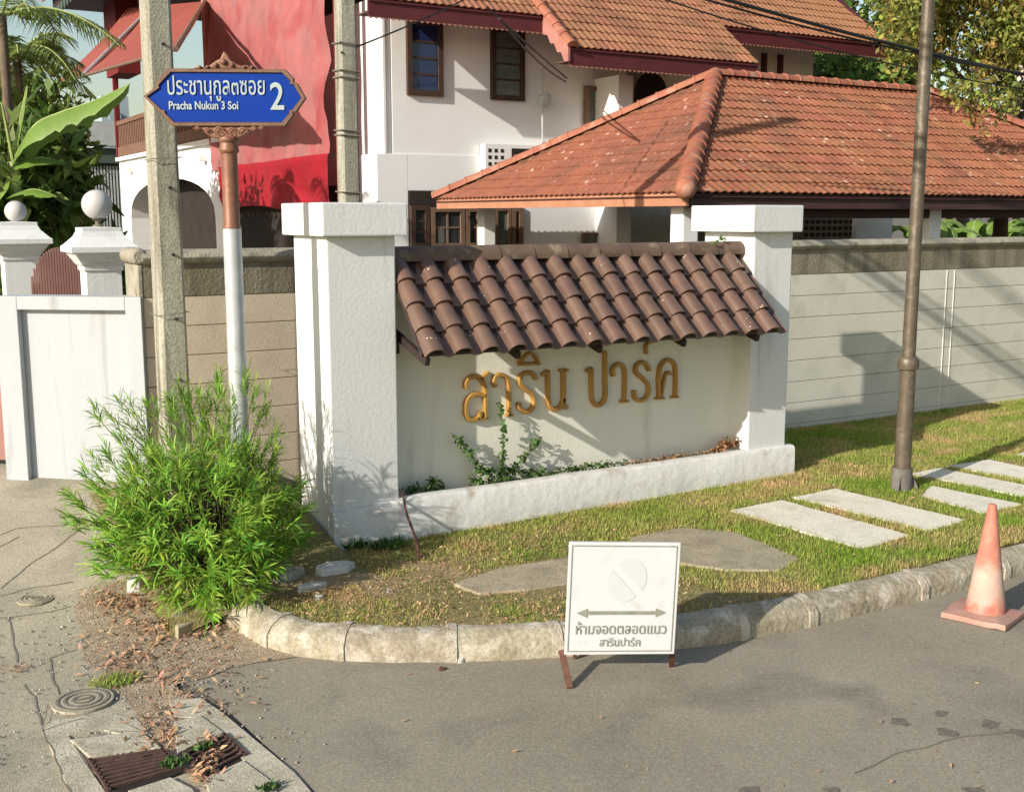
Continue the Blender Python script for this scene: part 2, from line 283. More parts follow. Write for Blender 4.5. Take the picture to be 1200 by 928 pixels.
# ------------------------------------------------------------------ the ground
def GZ(x, y=7): return .13+.045*min(max((x-3)/4.3, 0), 1)                # height of the lawn
g = MB(); g.add([(-800,-800,-.012),(900,-800,-.012),(900,1200,-.012),(-800,1200,-.012)], [(0,1,2,3)])
tag(g.build('ground', mt['base_ground']), kind='structure')
def sheet(name, poly, z, mat, jag=0, ramp=False):
    if jag:
        q = []
        for i, p in enumerate(poly):
            a = Vector(p[:2]); b = Vector(poly[(i+1) % len(poly)][:2]); n = max(1, int((b-a).length/.12))
            if (b-a).length > 6: n = 1
            d = (b-a).normalized() if (b-a).length else Vector((1,0)); nn = Vector((-d.y, d.x))
            for k in range(n):
                c = a.lerp(b, k/n); q.append(c+nn*(mn.noise(Vector((c.x*3, c.y*3, 3)))*jag+mn.noise(Vector((c.x*11, c.y*11, 9)))*jag*.5))
        poly = q
    me = bpy.data.meshes.new(name); me.from_pydata([(p[0], p[1], 0) for p in poly], [], [tuple(range(len(poly)))]); me.materials.append(mat)
    bm = bmesh.new(); bm.from_mesh(me)
    if ramp:
        for D in [RD-.6+.12*k for k in range(12)]+[RD+2.3]: bmesh.ops.bisect_plane(bm, geom=bm.verts[:]+bm.edges[:]+bm.faces[:], plane_co=FH*D, plane_no=FH)
    for v in bm.verts: v.co.z = z+(zramp(v.co) if ramp else 0)
    bmesh.ops.triangulate(bm, faces=bm.faces[:]); bmesh.ops.recalc_face_normals(bm, faces=bm.faces)
    bm.to_mesh(me); bm.free(); return tag(link(name, me, (0, 0, 0)), kind='structure')
road_edge = [G(*p) for p in [(372,930),(300,862),(255,820),(214,798),(240,775),(270,745)]]
sheet('road', [(0.6,-30),(60,-30),(60,4.9),(7.5,4.9),(4,5.1),(2.6,5.6),(1.95,6.4)]+[tuple(p[:2]) for p in road_edge[::-1]]+[(1.2,4.2)], -.004, mt['asphalt'])
sheet('driveway', [(-30,-30),(0.6,-30),(1.25,4.2),(1.33,5.2),(1.3,5.9),(1.3,6.5),(1.6,7.0),(2.1,7.35),(2.85,7.6),(2.85,9.2),(8,30),(-30,40)], -.008, mt['driveway'], ramp=True)
dp = [(92,690),(150,680),(230,690),(300,740),(345,770),(300,776),(240,790),(205,800),(250,850),(200,880),(165,850),(135,812),(110,770),(96,725)]
sheet('dirt_patch', [tuple(GR(*p)[:2]) for p in dp][::-1], .0, mt['dirt'], .09, True)
# cracks and joints in the driveway: thin sunk strips of dirt
def crack(pts, w=.012, z=-.005):
    m = MB(); P = []
    for i in range(len(pts)-1):
        a = GR(*pts[i]); b = GR(*pts[i+1]); n = max(2, int((b-a).length/.06))
        for k in range(n): P.append(a.lerp(b, k/n))
    P.append(GR(*pts[-1])); vs = []; fs = []
    for i, p in enumerate(P):
        d = (P[min(i+1, len(P)-1)]-P[max(i-1, 0)]).normalized(); nn = Vector((-d.y, d.x, 0))
        o = nn*mn.noise(p*6)*.025; ww = w*(.6+.8*abs(mn.noise(p*13)))
        vs += [p+o-nn*ww, p+o+nn*ww]
    vs = [(v[0], v[1], z+zramp(v)) for v in vs]; fs = [(2*i, 2*i+1, 2*i+3, 2*i+2) for i in range(len(P)-1)]
    m.add(vs, fs); tag(m.build('pavement_crack', mt['crack']), kind='structure')
for c in [[(0,688),(30,665),(80,628),(120,602)], [(0,697),(40,688),(85,680)], [(0,722),(60,716),(82,708)], [(10,722),(12,735),(18,760),(20,775)], [(0,625),(18,618),(60,615),(110,612)],
          [(80,825),(62,800),(58,770),(90,760)], [(28,800),(40,815),(50,848)], [(300,852),(330,870),(360,885),(380,905),(372,930)], [(0,640),(20,627)]]:
    crack(c, .006)
for c in [[(50,857),(66,893),(86,935)],[(84,868),(103,893),(122,925)],[(50,857),(72,848),(100,842)],[(60,825),(50,857)],[(205,846),(215,880)],[(236,842),(262,862)],[(286,892),(320,922)],[(84,868),(130,858),(168,860)],[(140,842),(172,865),(190,880)]]: crack(c, .004, .0045)
crack([(1000,905),(1060,880),(1130,862),(1200,855)], .006, .0); 
# dark drips of oil on the asphalt
for (x, y, r) in [(1055,845,.05),(1110,857,.055),(1160,847,.06),(1102,835,.045),(880,925,.05),(1140,925,.05),(1195,858,.05),(975,925,.04)]:
    c = G(x, y); m = MB(); n = 14
    m.add([(c.x+r*.9*math.cos(t)*(1+.3*math.sin(3*t+x)), c.y+r*.8*math.sin(t)*(1+.3*math.cos(2*t+y)), -.002) for t in [2*math.pi*k/n for k in range(n)]], [tuple(range(n))])
    tag(m.build('oil_spot', mt['oil']), kind='structure')
# lawn
kerb_front = [Vector((p.x, p.y, 0)) for p in [G(262,735), G(300,755), G(340,768), G(395,773), G(460,776), G(530,775), G(600,773), G(665,768)]]+[Vector(p) for p in [(3.75,5.02,0),(4.1,4.89,0),(4.41,4.83,0),(4.99,4.78,0),(6.0,4.775,0),(7.02,4.77,0),(9,4.77,0),(11,4.77,0),(14,4.77,0)]]
def poly_lin(P, n=400):
    L = [0]
    for i in range(1, len(P)): L.append(L[-1]+(P[i]-P[i-1]).length)
    out = []
    for k in range(n+1):
        t = L[-1]*k/n; i = max(j for j in range(len(P)) if L[j] <= t+1e-9); i = min(i, len(P)-2)
        out.append(P[i].lerp(P[i+1], (t-L[i])/(L[i+1]-L[i])))
    return out, L[-1]
def smooth_path(P, it=6):
    for _ in range(it): P = [P[0]]+[(P[i-1]+P[i]*2+P[i+1])/4 for i in range(1, len(P)-1)]+[P[-1]]
    return P
KP, KL = poly_lin(kerb_front, 400); KP = smooth_path(KP, 14)
KN = []
for i in range(len(KP)):
    d = (KP[min(i+1, 400)]-KP[max(i-1, 0)]).normalized(); KN.append(Vector((-d.y, d.x, 0)))
inner = [(KP[i]+KN[i]*.17) for i in range(0, 401, 5)]
nx, ny = 150, 60; vs = []; fs = []
def kerb_y(x):                                        # lawn edge as y of x
    best = min(inner, key=lambda p: abs(p.x-x)); return best.y
KY = [(p.x, p.y) for p in inner]; KYx = np.array([k[0] for k in KY]); KYy = np.array([k[1] for k in KY]); od = np.argsort(KYx); KYx = KYx[od]; KYy = KYy[od]
def lawn_z(x, y):
    z = GZ(x)-.003+.003*mn.noise(Vector((x*1.2, y*1.2, 0)))+.002*mn.noise(Vector((x*6, y*6, 0)))
    if x < 2.9 and y > 6.6: z = max(z, (zramp((x, y))+.004)*min(1, (y-6.6)/.5)); z = z*(1 if x > 1.75 else max(0, (x-1.5)/.25))+(0 if x > 1.75 else zramp((x, y))*(1-max(0, (x-1.5)/.25)))
    return z
for i in range(nx+1):
    x = 1.5+(14-1.5)*i/nx; y0 = float(np.interp(x, KYx, KYy)) if x > 1.95 else 6.55
    for j in range(ny+1):
        y = y0+(9.05-y0)*j/ny; vs.append((x, y, lawn_z(x, y) if j > 0 else min(.10, max(.0, (x-1.5)*.3))))
for i in range(nx):
    for j in range(ny): a = i*(ny+1)+j; fs.append((a, a+ny+1, a+ny+2, a+1))
m = MB(); m.add(vs, fs); tag(m.build('verge', mt['soil'], smooth=True), kind='structure')
# kerb stones
kerb = empty('kerb', (5, 4.85, 0), 'weathered concrete kerb of rounded stones curving round the grass corner', 'kerb')
prof = [(0,-.02),(0,.078),(.007,.088),(.03,.118),(.062,.141),(.10,.153),(.14,.157),(.175,.15),(.18,.0)]
def kerb_piece(i0, i1, grow, name, mat):
    m = MB(); vs = []; fs = []; n = len(prof); idx = list(range(i0, i1+1))
    for q, i in enumerate(idx):
        for (a, b) in prof:
            jit = mn.noise(Vector((i*.13, a*30, b*30)))*.008+mn.noise(Vector((i*.9, a*14, b*14)))*.004
            vs.append(KP[i]+KN[i]*(a*(1+grow*.4)-grow*.035+jit)+Vector((0, 0, b*(1+grow*.12)+jit)))
    for q in range(len(idx)-1):
        for k in range(n-1): a = q*n+k; fs.append((a, a+1, a+n+1, a+n))
    fs += [tuple(range(n)), tuple(range(len(idx)*n-1, (len(idx)-1)*n-1, -1))]
    m.add(vs, fs); return m.build(name, mat, kerb, smooth=True)
def near(p): return min(range(401), key=lambda i: (KP[i]-p).length)
joints = [0]+[near(G(x, y)) for x, y in [(308,758),(400,773),(528,775),(650,768),(878,752),(952,733),(1080,700)]]
while joints[-1]+26 < 400: joints.append(joints[-1]+26)
joints.append(400)
for a, b in zip(joints[:-1], joints[1:]):
    if b-a > 2: kerb_piece(a+(1 if a else 0), b-1, 0, 'kerb_stone', mt['kerb'])
for j in joints[1:-1]: kerb_piece(j-1, j+1, .28, 'mortar_joint', mt['mortar'])
# ------------------------------------------------------------------ concrete slabs in the grass
SLABP = []
def gslab(px, name, mat, label, group, z=None, jit=0, h=.010, notch=False):
    P = [G(x, y, .185) for x, y in px]
    q = []
    for i, p in enumerate(P):
        b = P[(i+1) % len(P)]; n = max(1, int((b-p).length/.07))
        for k in range(n):
            c = p.lerp(b, k/n); q.append((c.x+mn.noise(c*9)*.014, c.y+mn.noise(c*9+Vector((7,0,0)))*.014))
    cx = sum(p[0] for p in q)/len(q); zt = GZ(cx)+h; SLABP.append((np.array(q), 'old' in name))
    m = MB(); m.slab(q[::-1], zt-.06, zt); return tag(m.build(name, mat, bevel=.006, seg=1), label, 'paving slab', group)
SG = 'pale concrete stepping slabs in the grass'
gslab([(854.5,595.7),(1008,640.6),(1067.8,624.8),(916,584)], 'stepping_slab', mt['slab'], 'pale rectangular stepping slab nearest to the old sunken slab', SG)
gslab([(928.9,581.8),(1087,620.6),(1132.5,608.6),(979,571.5)], 'stepping_slab', mt['slab'], 'pale rectangular stepping slab in front of the lamp post foot', SG)
gslab([(1079,581),(1151,600.6),(1199,590.5),(1091,568.5)], 'stepping_slab', mt['slab'], 'pale stepping slab right behind the tip of the traffic cone', SG)
gslab([(1064,555),(1108,562.5),(1230,588),(1266,581),(1101,548)], 'stepping_slab', mt['slab'], 'pale stepping slab beginning just beside the lamp post and crossed by its shadow', SG)
gslab([(1110,545.5),(1141,551.5),(1230,567.5),(1262,560),(1158,538)], 'stepping_slab', mt['slab'], 'pale stepping slab second from the back, with the shadow over its left end', SG)
gslab([(1190,532),(1260,546),(1290,539),(1215,525.5)], 'stepping_slab', mt['slab'], 'rearmost pale stepping slab at the right edge of the photo', SG)
gslab([(737,625),(745,640),(795,655),(850,663),(915,664),(938,650),(900,634),(860,619),(800,614)], 'old_slab', mt['old_slab'], 'worn brownish flat slab in the grass behind the no-parking board', 'worn flat slabs in the lawn', h=.009)
gslab([(530,676),(560,688),(620,683),(668,676),(690,645),(640,650),(580,660)], 'old_slab', mt['old_slab'], 'worn brownish slab in the grass left of the no-parking board', 'worn flat slabs in the lawn', h=.009)
# ------------------------------------------------------------------ entrance wall
ent = empty('entrance_wall', (5.1, 7.6, .1), 'white estate entrance wall with gold Thai letters, tiled canopy and two capped pillars', 'entrance wall')
MB().box(3.35,7.63,.05, 6.85,7.93,2.12).build('sign_wall', mt['cream'], ent)
def pillar(x0, x1, lab):
    p = MB().box(x0,7.4,.05, x1,8.06,2.36).build('pillar', mt['white'], ent, bevel=.012)
    c = MB().box(x0-.06 if x0 < 5 else x0-.1,7.31,2.36, x1+.06 if x0 < 5 else x1+.03,8.14,2.59).build('pillar_cap', mt['white'], p, bevel=.012)
pillar(2.875, 3.395, 'l'); pillar(6.795, 7.245, 'r')
# planter front wall, wavy hand-plastered face
m = MB(); vs = []; fs = []; nX = 60
for i in range(nX+1):
    x = 2.86+(7.32-2.86)*i/nX; w = mn.noise(Vector((x*2.2, 0, 5)))*.012
    zt = .44+mn.noise(Vector((x*1.5, 3, 5)))*.006-.03*max(0, (3.4-x)/.5)
    for (yy, z) in [(7.335+w, .02), (7.345+w, .2), (7.35+w, zt-.025), (7.365+w, zt-.004), (7.39, zt), (7.46, zt), (7.475, zt-.01), (7.475, .05)]: vs.append((x, yy+ (0 if z < .3 else 0), z))
for i in range(nX):
    for k in range(7): a = i*8+k; fs.append((a, a+8, a+9, a+1))
fs += [tuple(range(8)), tuple(range(nX*8+7, nX*8-1, -1))]
m.add(vs, fs); m.build('planter_wall', mt['white_rough'], ent, smooth=True)
MB().box(3.4,7.476,.05, 6.79,7.629,.37).build('planter_soil', mt['dirt'], ent)
# left foot of pillar
MB().box(7.05,7.47,.05, 7.318,7.9,.435).build('planter_end', mt['white_rough'], ent, bevel=.01)
# canopy of the entrance wall
RIDGE = Vector((0, 7.60, 2.185)); EAVE = Vector((0, 7.0, 1.55)); SL = (RIDGE-EAVE).length; sd_ = (EAVE-RIDGE).normalized(); sn = Vector((0, sd_.z, -sd_.y)); sn = -sn if sn.z < 0 else sn
X0, NC, PT = 3.41, 15, .2245
def barrel_tile_mesh():
    m = MB(); ncs = 9; L_ = SL/4+.035; vs = []; fs = []
    for q, (t, lift, sc) in enumerate([(0, .0, .90), (.5, .010, .96), (1, .022, 1.02)]):
        for layer in (0, 1):
            for k in range(ncs+1):
                a = math.pi*k/ncs; x = .072-.072*sc*math.cos(a); h = .072*sc*math.sin(a)**.85+lift-(.016 if layer else 0)
                vs.append(Vector((x, 0, 0))+sd_*(t*L_)+sn*h)
            vs.append(Vector((.195, 0, 0))+sd_*(t*L_)+sn*(lift-.012-(.016 if layer else 0))); vs.append(Vector((.23, 0, 0))+sd_*(t*L_)+sn*(lift+.004-(.016 if layer else 0)))
    n = ncs+3
    for q in range(2):
        for k in range(n-1):
            a = q*2*n+k; fs.append((a, a+1, a+2*n+1, a+2*n)); a += n; fs.append((a, a+2*n, a+2*n+1, a+1))
    for k in range(n-1): a = 4*n+k; fs.append((a, a+1, a+n+1, a+n)); fs.append((k, k+n, k+n+1, k+1))
    m.add(vs, fs); return m
canopy = MB().obox((3.42,7.30,1.80),(6.78,7.30,1.80),.05,.04).build('canopy_frame', mt['darkwood'], ent)
proto = barrel_tile_mesh().build('roof_tile', mt['glaze'], canopy, smooth=True, origin=(0,0,0)); tme = proto.data; first = True
for r in range(4):
    for c in range(NC):
        o = proto if first else proto.copy()
        if not first: C.objects.link(o)
        first = False
        p = Vector((X0+c*PT+random.uniform(-.003,.003), RIDGE.y, RIDGE.z))+sd_*(SL/4*r)+sn*random.uniform(-.002,.003)
        o.location = p-WLOC[canopy.name]; o.rotation_euler = (0, 0, random.uniform(-.012,.012))
# ridge tiles
for k in range(11):
    m = MB(); x = 3.40+k*.308; vs = []; fs = []; n = 10
    for q, (t, s) in enumerate([(0, .96), (.25, .98), (.9, 1.0), (1, 1.03)]):
        for layer in (1, .84):
            for a in range(n+1):
                an = math.pi*a/n*1.16-.25; vs.append((x+t*.315, 7.60-math.cos(an)*.088*s*layer, 2.192+math.sin(an)*.088*s*layer))
    for q in range(3):
        for a in range(n):
            i = q*2*(n+1)+a; fs.append((i, i+2*(n+1), i+2*(n+1)+1, i+1)); i += n+1; fs.append((i, i+1, i+2*(n+1)+1, i+2*(n+1)))
    for a in range(n): i = 6*(n+1)+a; fs.append((i, i+n+1, i+n+2, i+1)); fs.append((a, a+1, a+n+2, a+n+1))
    m.add(vs, fs); m.build('ridge_tile', mt['ridge'], canopy, smooth=True)
# back slope of the canopy and its deck
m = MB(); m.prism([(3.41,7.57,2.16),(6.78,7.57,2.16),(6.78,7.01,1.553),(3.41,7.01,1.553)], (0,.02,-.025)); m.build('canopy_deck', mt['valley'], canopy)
m = MB(); m.prism([(3.41,7.62,2.17),(6.78,7.62,2.17),(6.78,8.05,1.75),(3.41,8.05,1.75)], (0,-.02,-.03)); m.build('rear_slope', mt['ridge'], canopy)
for x in (3.46,4.20,4.93,5.75,6.53): MB().obox((x,7.62,1.66),(x,7.03,1.49),.035,.055).build('bracket', mt['darkwood'], ent)
MB().box(3.405,7.50,1.50,3.46,7.63,1.66).add([], []).build('meter_box', mt['darkwood'], ent)
# gold letters, traced as strokes and raised from the wall
def cr(P, n=6):
    out = []; P = [Vector((p[0], p[1])) for p in P]
    for i in range(len(P)-1):
        p0 = P[max(i-1,0)]; p1 = P[i]; p2 = P[i+1]; p3 = P[min(i+2,len(P)-1)]
        for k in range(n):
            t = k/n; out.append(.5*((2*p1)+(p2-p0)*t+(2*p0-5*p1+4*p2-p3)*t*t+(3*p1-p0-3*p2+p3)*t*t*t))
    out.append(P[-1]); return out
def lpt(zx, zy): p = PY(520+zx/4, 380+zy/4, 7.63); return Vector((p.x, p.z))
def stroke(m, pts, w, curve=True):
    P = [lpt(*p) for p in pts]; P = cr(P) if curve else P; w = w/2; rows = []
    for i, p in enumerate(P):
        d = (P[min(i+1,len(P)-1)]-P[max(i-1,0)]); d = d.normalized() if d.length else Vector((1,0)); nn = Vector((-d.y, d.x))
        rows.append([(p-nn*w, 7.63), (p-nn*w, 7.602), (p-nn*w*.62, 7.588), (p+nn*w*.62, 7.588), (p+nn*w, 7.602), (p+nn*w, 7.63)])
    vs = [(q[0].x, q[1], q[0].y) for r in rows for q in r]; fs = []
    for i in range(len(rows)-1):
        for k in range(5): a = i*6+k; fs.append((a, a+1, a+7, a+6))
    fs += [tuple(range(6)), tuple(range(len(rows)*6-1, (len(rows)-1)*6-1, -1))]
    m.add(vs, fs)
LET = [
 [([(100,300),(97,275),(115,250),(145,243),(172,262),(187,300),(190,360),(190,438)],.036),([(165,255),(185,240),(203,222)],.028),([(187,335),(150,325),(115,340),(97,375),(98,420),(115,443),(145,442),(163,425),(160,408)],.036),([(150,440),(172,442)],.02),([(176,440),(200,438)],.022)],
 [([(237,290),(228,270),(238,243),(265,235),(290,252),(299,295),(299,425)],.034),([(285,425),(315,423)],.022)],
 [([(425,255),(412,232),(385,226),(357,240),(350,272),(372,300),(405,325),(417,360),(402,400),(375,408),(350,392),(345,365)],.036),([(345,186),(372,150),(400,135),(425,152),(436,183)],.024),([(342,186),(440,184)],.026)],
 [([(452,238),(480,215)],.024),([(480,215),(482,270),(484,350),(496,390),(522,397),(545,375),(555,345)],.036),([(555,212),(555,300),(556,375),(572,388)],.038),([(534,214),(574,213)],.024)],
 [([(660,220),(686,203)],.024),([(684,204),(686,300),(690,352),(712,377),(736,368),(750,335),(750,240),(748,125)],.036)],
 [([(790,240),(784,215),(800,190),(822,187),(838,205),(842,250),(838,358)],.034),([(820,361),(856,358)],.022)],
 [([(955,215),(942,186),(918,177),(895,195),(895,225),(925,252),(950,280),(952,320),(935,348),(908,355),(888,340),(886,308)],.034),([(992,76),(965,82),(945,92),(940,110),(942,138)],.026)],
 [([(1003,345),(1000,250),(1010,195),(1035,168),(1062,172),(1078,205),(1078,338)],.034),([(1012,345),(1018,300),(1030,240),(1045,222),(1055,232)],.022),([(984,347),(1025,344)],.02),([(1058,340),(1088,337)],.022)]]
for L_ in LET:
    m = MB()
    for pts, w in L_: stroke(m, pts, w*1.02, len(pts) > 3)
    m.build('letter', mt['gold'], ent, smooth=True)
# ------------------------------------------------------------------ boundary walls of precast panels (same line, left and right of the entrance)
def panel_wall(xs, label, mat):
    w = empty('panel_wall', ((xs[0]+xs[-1])/2, 8.97, 0), label, 'wall', 'precast panel boundary walls')
    for k in range(len(xs)-1):
        for r in range(8):
            z0 = r*.235-.005; z1 = z0+.235
            m = MB(); g_ = .006
            m.add([(xs[k],8.97,z0+g_),(xs[k+1],8.97,z0+g_),(xs[k+1],8.97,z1-g_),(xs[k],8.97,z1-g_),
                   (xs[k],8.985,z0),(xs[k+1],8.985,z0),(xs[k+1],8.985,z1),(xs[k],8.985,z1),
                   (xs[k],9.03,z0),(xs[k+1],9.03,z0),(xs[k+1],9.03,z1),(xs[k],9.03,z1)],
                  [(0,1,2,3),(0,4,5,1),(1,5,6,2),(2,6,7,3),(3,7,4,0),(4,8,9,5),(5,9,10,6),(6,10,11,7),(7,11,8,4),(11,10,9,8)])
            m.build('concrete_panel', mat, w)
    MB().box(xs[0],8.99,0,xs[-1],9.09,1.87).build('backing', mt['crack'], w)
    MB().box(xs[0],8.965,1.877,xs[-1],9.11,2.14).build('concrete_beam', mt['cope'], w)
    m = MB(); vs = []; fs = []; nn = 14
    n = max(2, int((xs[-1]-xs[0])/.25))
    for i in range(n+1):
        x = xs[0]+(xs[-1]-xs[0])*i/n
        for a in range(nn):
            t = 2*math.pi*a/nn; vs.append((x, 9.03+math.cos(t)*.115+mn.noise(Vector((x,a*.3,1)))*.004, 2.18+math.sin(t)*.062+mn.noise(Vector((x*2,a*.3,4)))*.003))
    for i in range(n):
        for a in range(nn): fs.append((i*nn+a,(i+1)*nn+a,(i+1)*nn+(a+1)%nn,i*nn+(a+1)%nn))
    fs += [tuple(range(nn)), tuple(range(n*nn+nn-1, n*nn-1, -1))]
    m.add(vs, fs); m.build('coping', mt['cope_top'], w, smooth=True)
    return w
wr = panel_wall([7.25,11.292,11.43,14.2,17.5,21], 'long grey panelled boundary wall right of the entrance, behind the lamp post', mt['panel'])
for x in (11.292, 11.43): MB().box(x-.004,8.962,.1,x+.004,8.9695,1.86).build('painted_seam', mt['white'], wr)
wl2 = panel_wall([1.975,4.0], 'short tan panelled wall section behind the utility pole and street sign', mt['tan_panel'])
MB().box(1.94,8.96,0,1.973,9.42,2.125).build('end_post', mt['cope_top'], wl2, bevel=.006)
m = MB(); m.tube([(1.955,8.93,2.19),(1.955,8.96,2.19),(1.955,9.36,2.19),(1.955,9.42,2.19)],[.045,.064,.064,.05],14); m.build('coping_end', mt['cope_top'], wl2, smooth=True)
# ------------------------------------------------------------------ white panel wall at the far left
a = PD(11,567,8.86); b = PD(177.5,560,8.72); a.z = b.z = .38; d = (b-a).normalized(); nrm = Vector((d.y,-d.x,0)); 
wh = empty('white_panel_wall', a, 'low white gate wall with a sunken panel at the left edge', 'wall')
def lw(t, o, z): return a+d*t+nrm*o+Vector((0,0,z))
def lbox(m, t0, t1, o0, o1, z0, z1): m.add([lw(t0,o0,z0),lw(t1,o0,z0),lw(t1,o1,z0),lw(t0,o1,z0),lw(t0,o0,z1),lw(t1,o0,z1),lw(t1,o1,z1),lw(t0,o1,z1)], [(0,3,2,1),(4,5,6,7),(0,1,5,4),(1,2,6,5),(2,3,7,6),(3,0,4,7)]); return m
Lw = (b-a).length
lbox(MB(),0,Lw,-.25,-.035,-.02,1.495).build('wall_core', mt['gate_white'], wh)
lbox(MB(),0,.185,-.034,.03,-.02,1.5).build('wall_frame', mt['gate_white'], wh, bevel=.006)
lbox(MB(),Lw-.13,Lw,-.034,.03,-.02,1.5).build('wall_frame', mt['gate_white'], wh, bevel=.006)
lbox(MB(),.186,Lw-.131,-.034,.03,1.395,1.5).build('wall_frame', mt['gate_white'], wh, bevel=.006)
lbox(MB(),-1.6,-.01,-.4,-.36,.1,1.45).build('side_gate', mt['brown_gate']) and None
bpy.data.objects['side_gate'].name = 'metal_gate'; sg = bpy.data.objects['metal_gate']; tag(sg, 'mauve brown metal gate leaf at the left edge beside the white wall', 'gate')
# ------------------------------------------------------------------ gate posts with globe lamps
def gate_post(cx, cy, s, zc, gz, gr, lab, labg, wid=.22):
    p = empty('gate_post', (cx, cy, 0), lab, 'gate post', 'white moulded gate posts')
    MB().sqlathe(cx, cy, [(wid,0),(wid,zc-.36*s),(wid+.02,zc-.34*s),(wid+.02,zc-.30*s),(wid+.06,zc-.26*s)]).build('post_shaft', mt['white'], p, bevel=.004)
    MB().sqlathe(cx, cy, [(wid+.05,zc-.262*s),(wid+.13,zc-.15*s),(wid+.17,zc-.14*s),(wid+.17,zc-.08*s),(wid+.14,zc-.06*s),(wid+.05,zc+.03*s),(wid+.02,zc+.09*s),(wid+.02,zc+.13*s),(.02,zc+.14*s)]).build('post_cap', mt['white'], p, bevel=.004)
    g = empty('globe_lamp', (cx, cy, zc+.14*s), labg, 'lamp', 'white globe lamps')
    MB().lathe((cx,cy,zc+.135*s), [(.06,0),(.06,.02),(.03,.03),(.03,gz-gr-zc-.135*s-.02),(.07,gz-gr-zc-.135*s)], 16).build('lamp_neck', mt['iron'], g, smooth=True)
    MB().sphere((cx,cy,gz), gr, 32, 18).build('glass_globe', mt['globe'], g, smooth=True)
P2 = PY(117,300,13.4); gate_post(P2.x, 13.4, 1, 2.24, PY(112,240,13.4).z, .165, 'large white gate post with moulded cap, beside the tan wall', 'larger white globe lamp on the gate post nearer the utility pole', .19)
P1 = PY(22,300,15.8); gate_post(P1.x, 15.8, 1, 2.29, PY(16,248,15.8).z, .135, 'white gate post with moulded cap at the left edge of the photo', 'smaller white globe lamp at the left edge of the photo', .2)
# arched gate between them
ag = empty('arched_gate', PY(70,340,14.6), 'brown ribbed metal gate with an arched top between the white gate posts', 'gate')
xa = PY(36,320,14.6).x; xb = PY(106,320,14.6).x; zt = PY(70,290,14.6).z; n = 22
for i in range(n):
    t0 = i/n; t1 = (i+.78)/n; x0 = xa+(xb-xa)*t0; x1 = xa+(xb-xa)*t1; tm = (t0+t1)/2
    top = zt-.55*(1-math.sqrt(max(0, 1-(2*tm-1)**2*.92)))
    MB().box(x0,14.6,.2,x1,14.63,top).build('slat', mt['brown_gate'], ag)
MB().box(xa,14.635,.2,xb,14.65,zt-.42).build('back_sheet', mt['fascia_d'], ag)
m = MB(); m.prism([(xa-3.5,15.9,.1),(xa-.6,15.9,.1),(xa-.6,15.9,1.9),(xa-3.5,15.9,1.9)], (0,.05,0)); tag(m.build('metal_gate', mt['brown_gate']), 'mauve brown metal gate sheet left of the left gate post', 'gate')
# ------------------------------------------------------------------ utility poles
up = empty('utility_pole', (2.12,8.5,0), 'thick square concrete utility pole standing in the narrow-leaved bush', 'utility pole', 'concrete utility poles')
m = MB(); vs = []; fs = []; zz = [0,1.5,3,4.5,6,8.5]
for i, z in enumerate(zz):
    h = .125-.003*z; hx = .10-.003*z; c = .022; cx, cy = 2.055+.0, 8.5
    vs += [(cx-hx+c,cy-h,z),(cx+hx-c,cy-h,z),(cx+hx,cy-h+c,z),(cx+hx,cy+h-c,z),(cx+hx-c,cy+h,z),(cx-hx+c,cy+h,z),(cx-hx,cy+h-c,z),(cx-hx,cy-h+c,z)]
for i in range(len(zz)-1):
    for k in range(8): fs.append((i*8+k,i*8+(k+1)%8,(i+1)*8+(k+1)%8,(i+1)*8+k))
fs += [tuple(range(7,-1,-1)), tuple(range(len(zz)*8-8, len(zz)*8))]
m.add(vs, fs); m.build('pole_shaft', mt['concrete_pole'], up)
for z in (.9,1.30,1.75,2.22,2.7,3.2,3.7):
    m = MB(); m.tube([(2.07,8.38+.0008*z,z),(2.07,8.36,z)], .011, 10); m.build('bolt_hole', mt['dark_in'], up)
m = MB()
for z in (1.78,2.9):
    pts = [(2.055-.113,8.5-.14,z),(2.055+.113,8.5-.14,z+.02),(2.055+.113,8.5+.14,z+.01),(2.055-.113,8.5+.14,z),(2.055-.113,8.5-.14,z)]; m.tube(pts, .003, 5)
m.build('wire_wrap', mt['iron'], up)
q = PY(412,240,11.5); up2 = empty('utility_pole', (4.78,11.6,0), 'slimmer concrete utility pole behind the left pillar, in front of the white house', 'utility pole', 'concrete utility poles')
m = MB(); cx, cy = 4.78, 11.6; vs = []; fs = []
for z in zz:
    h = .105-.003*z; c = .02; vs += [(cx-h+c,cy-h,z),(cx+h-c,cy-h,z),(cx+h,cy-h+c,z),(cx+h,cy+h-c,z),(cx+h-c,cy+h,z),(cx-h+c,cy+h,z),(cx-h,cy+h-c,z),(cx-h,cy-h+c,z)]
for i in range(len(zz)-1):
    for k in range(8): fs.append((i*8+k,i*8+(k+1)%8,(i+1)*8+(k+1)%8,(i+1)*8+k))
fs += [tuple(range(7,-1,-1)), tuple(range(len(zz)*8-8, len(zz)*8))]
m.add(vs, fs); m.build('pole_shaft', mt['concrete_pole'], up2)
for z in (2.75,3.35,3.4,3.95,4.02,4.3):
    m = MB(); m.tube([(cx-.108,cy-.108,z),(cx+.108,cy-.108,z-.01),(cx+.108,cy+.108,z),(cx-.108,cy+.108,z+.01),(cx-.108,cy-.108,z)], .008, 5); m.build('wire_wrap', mt['iron'], up2)
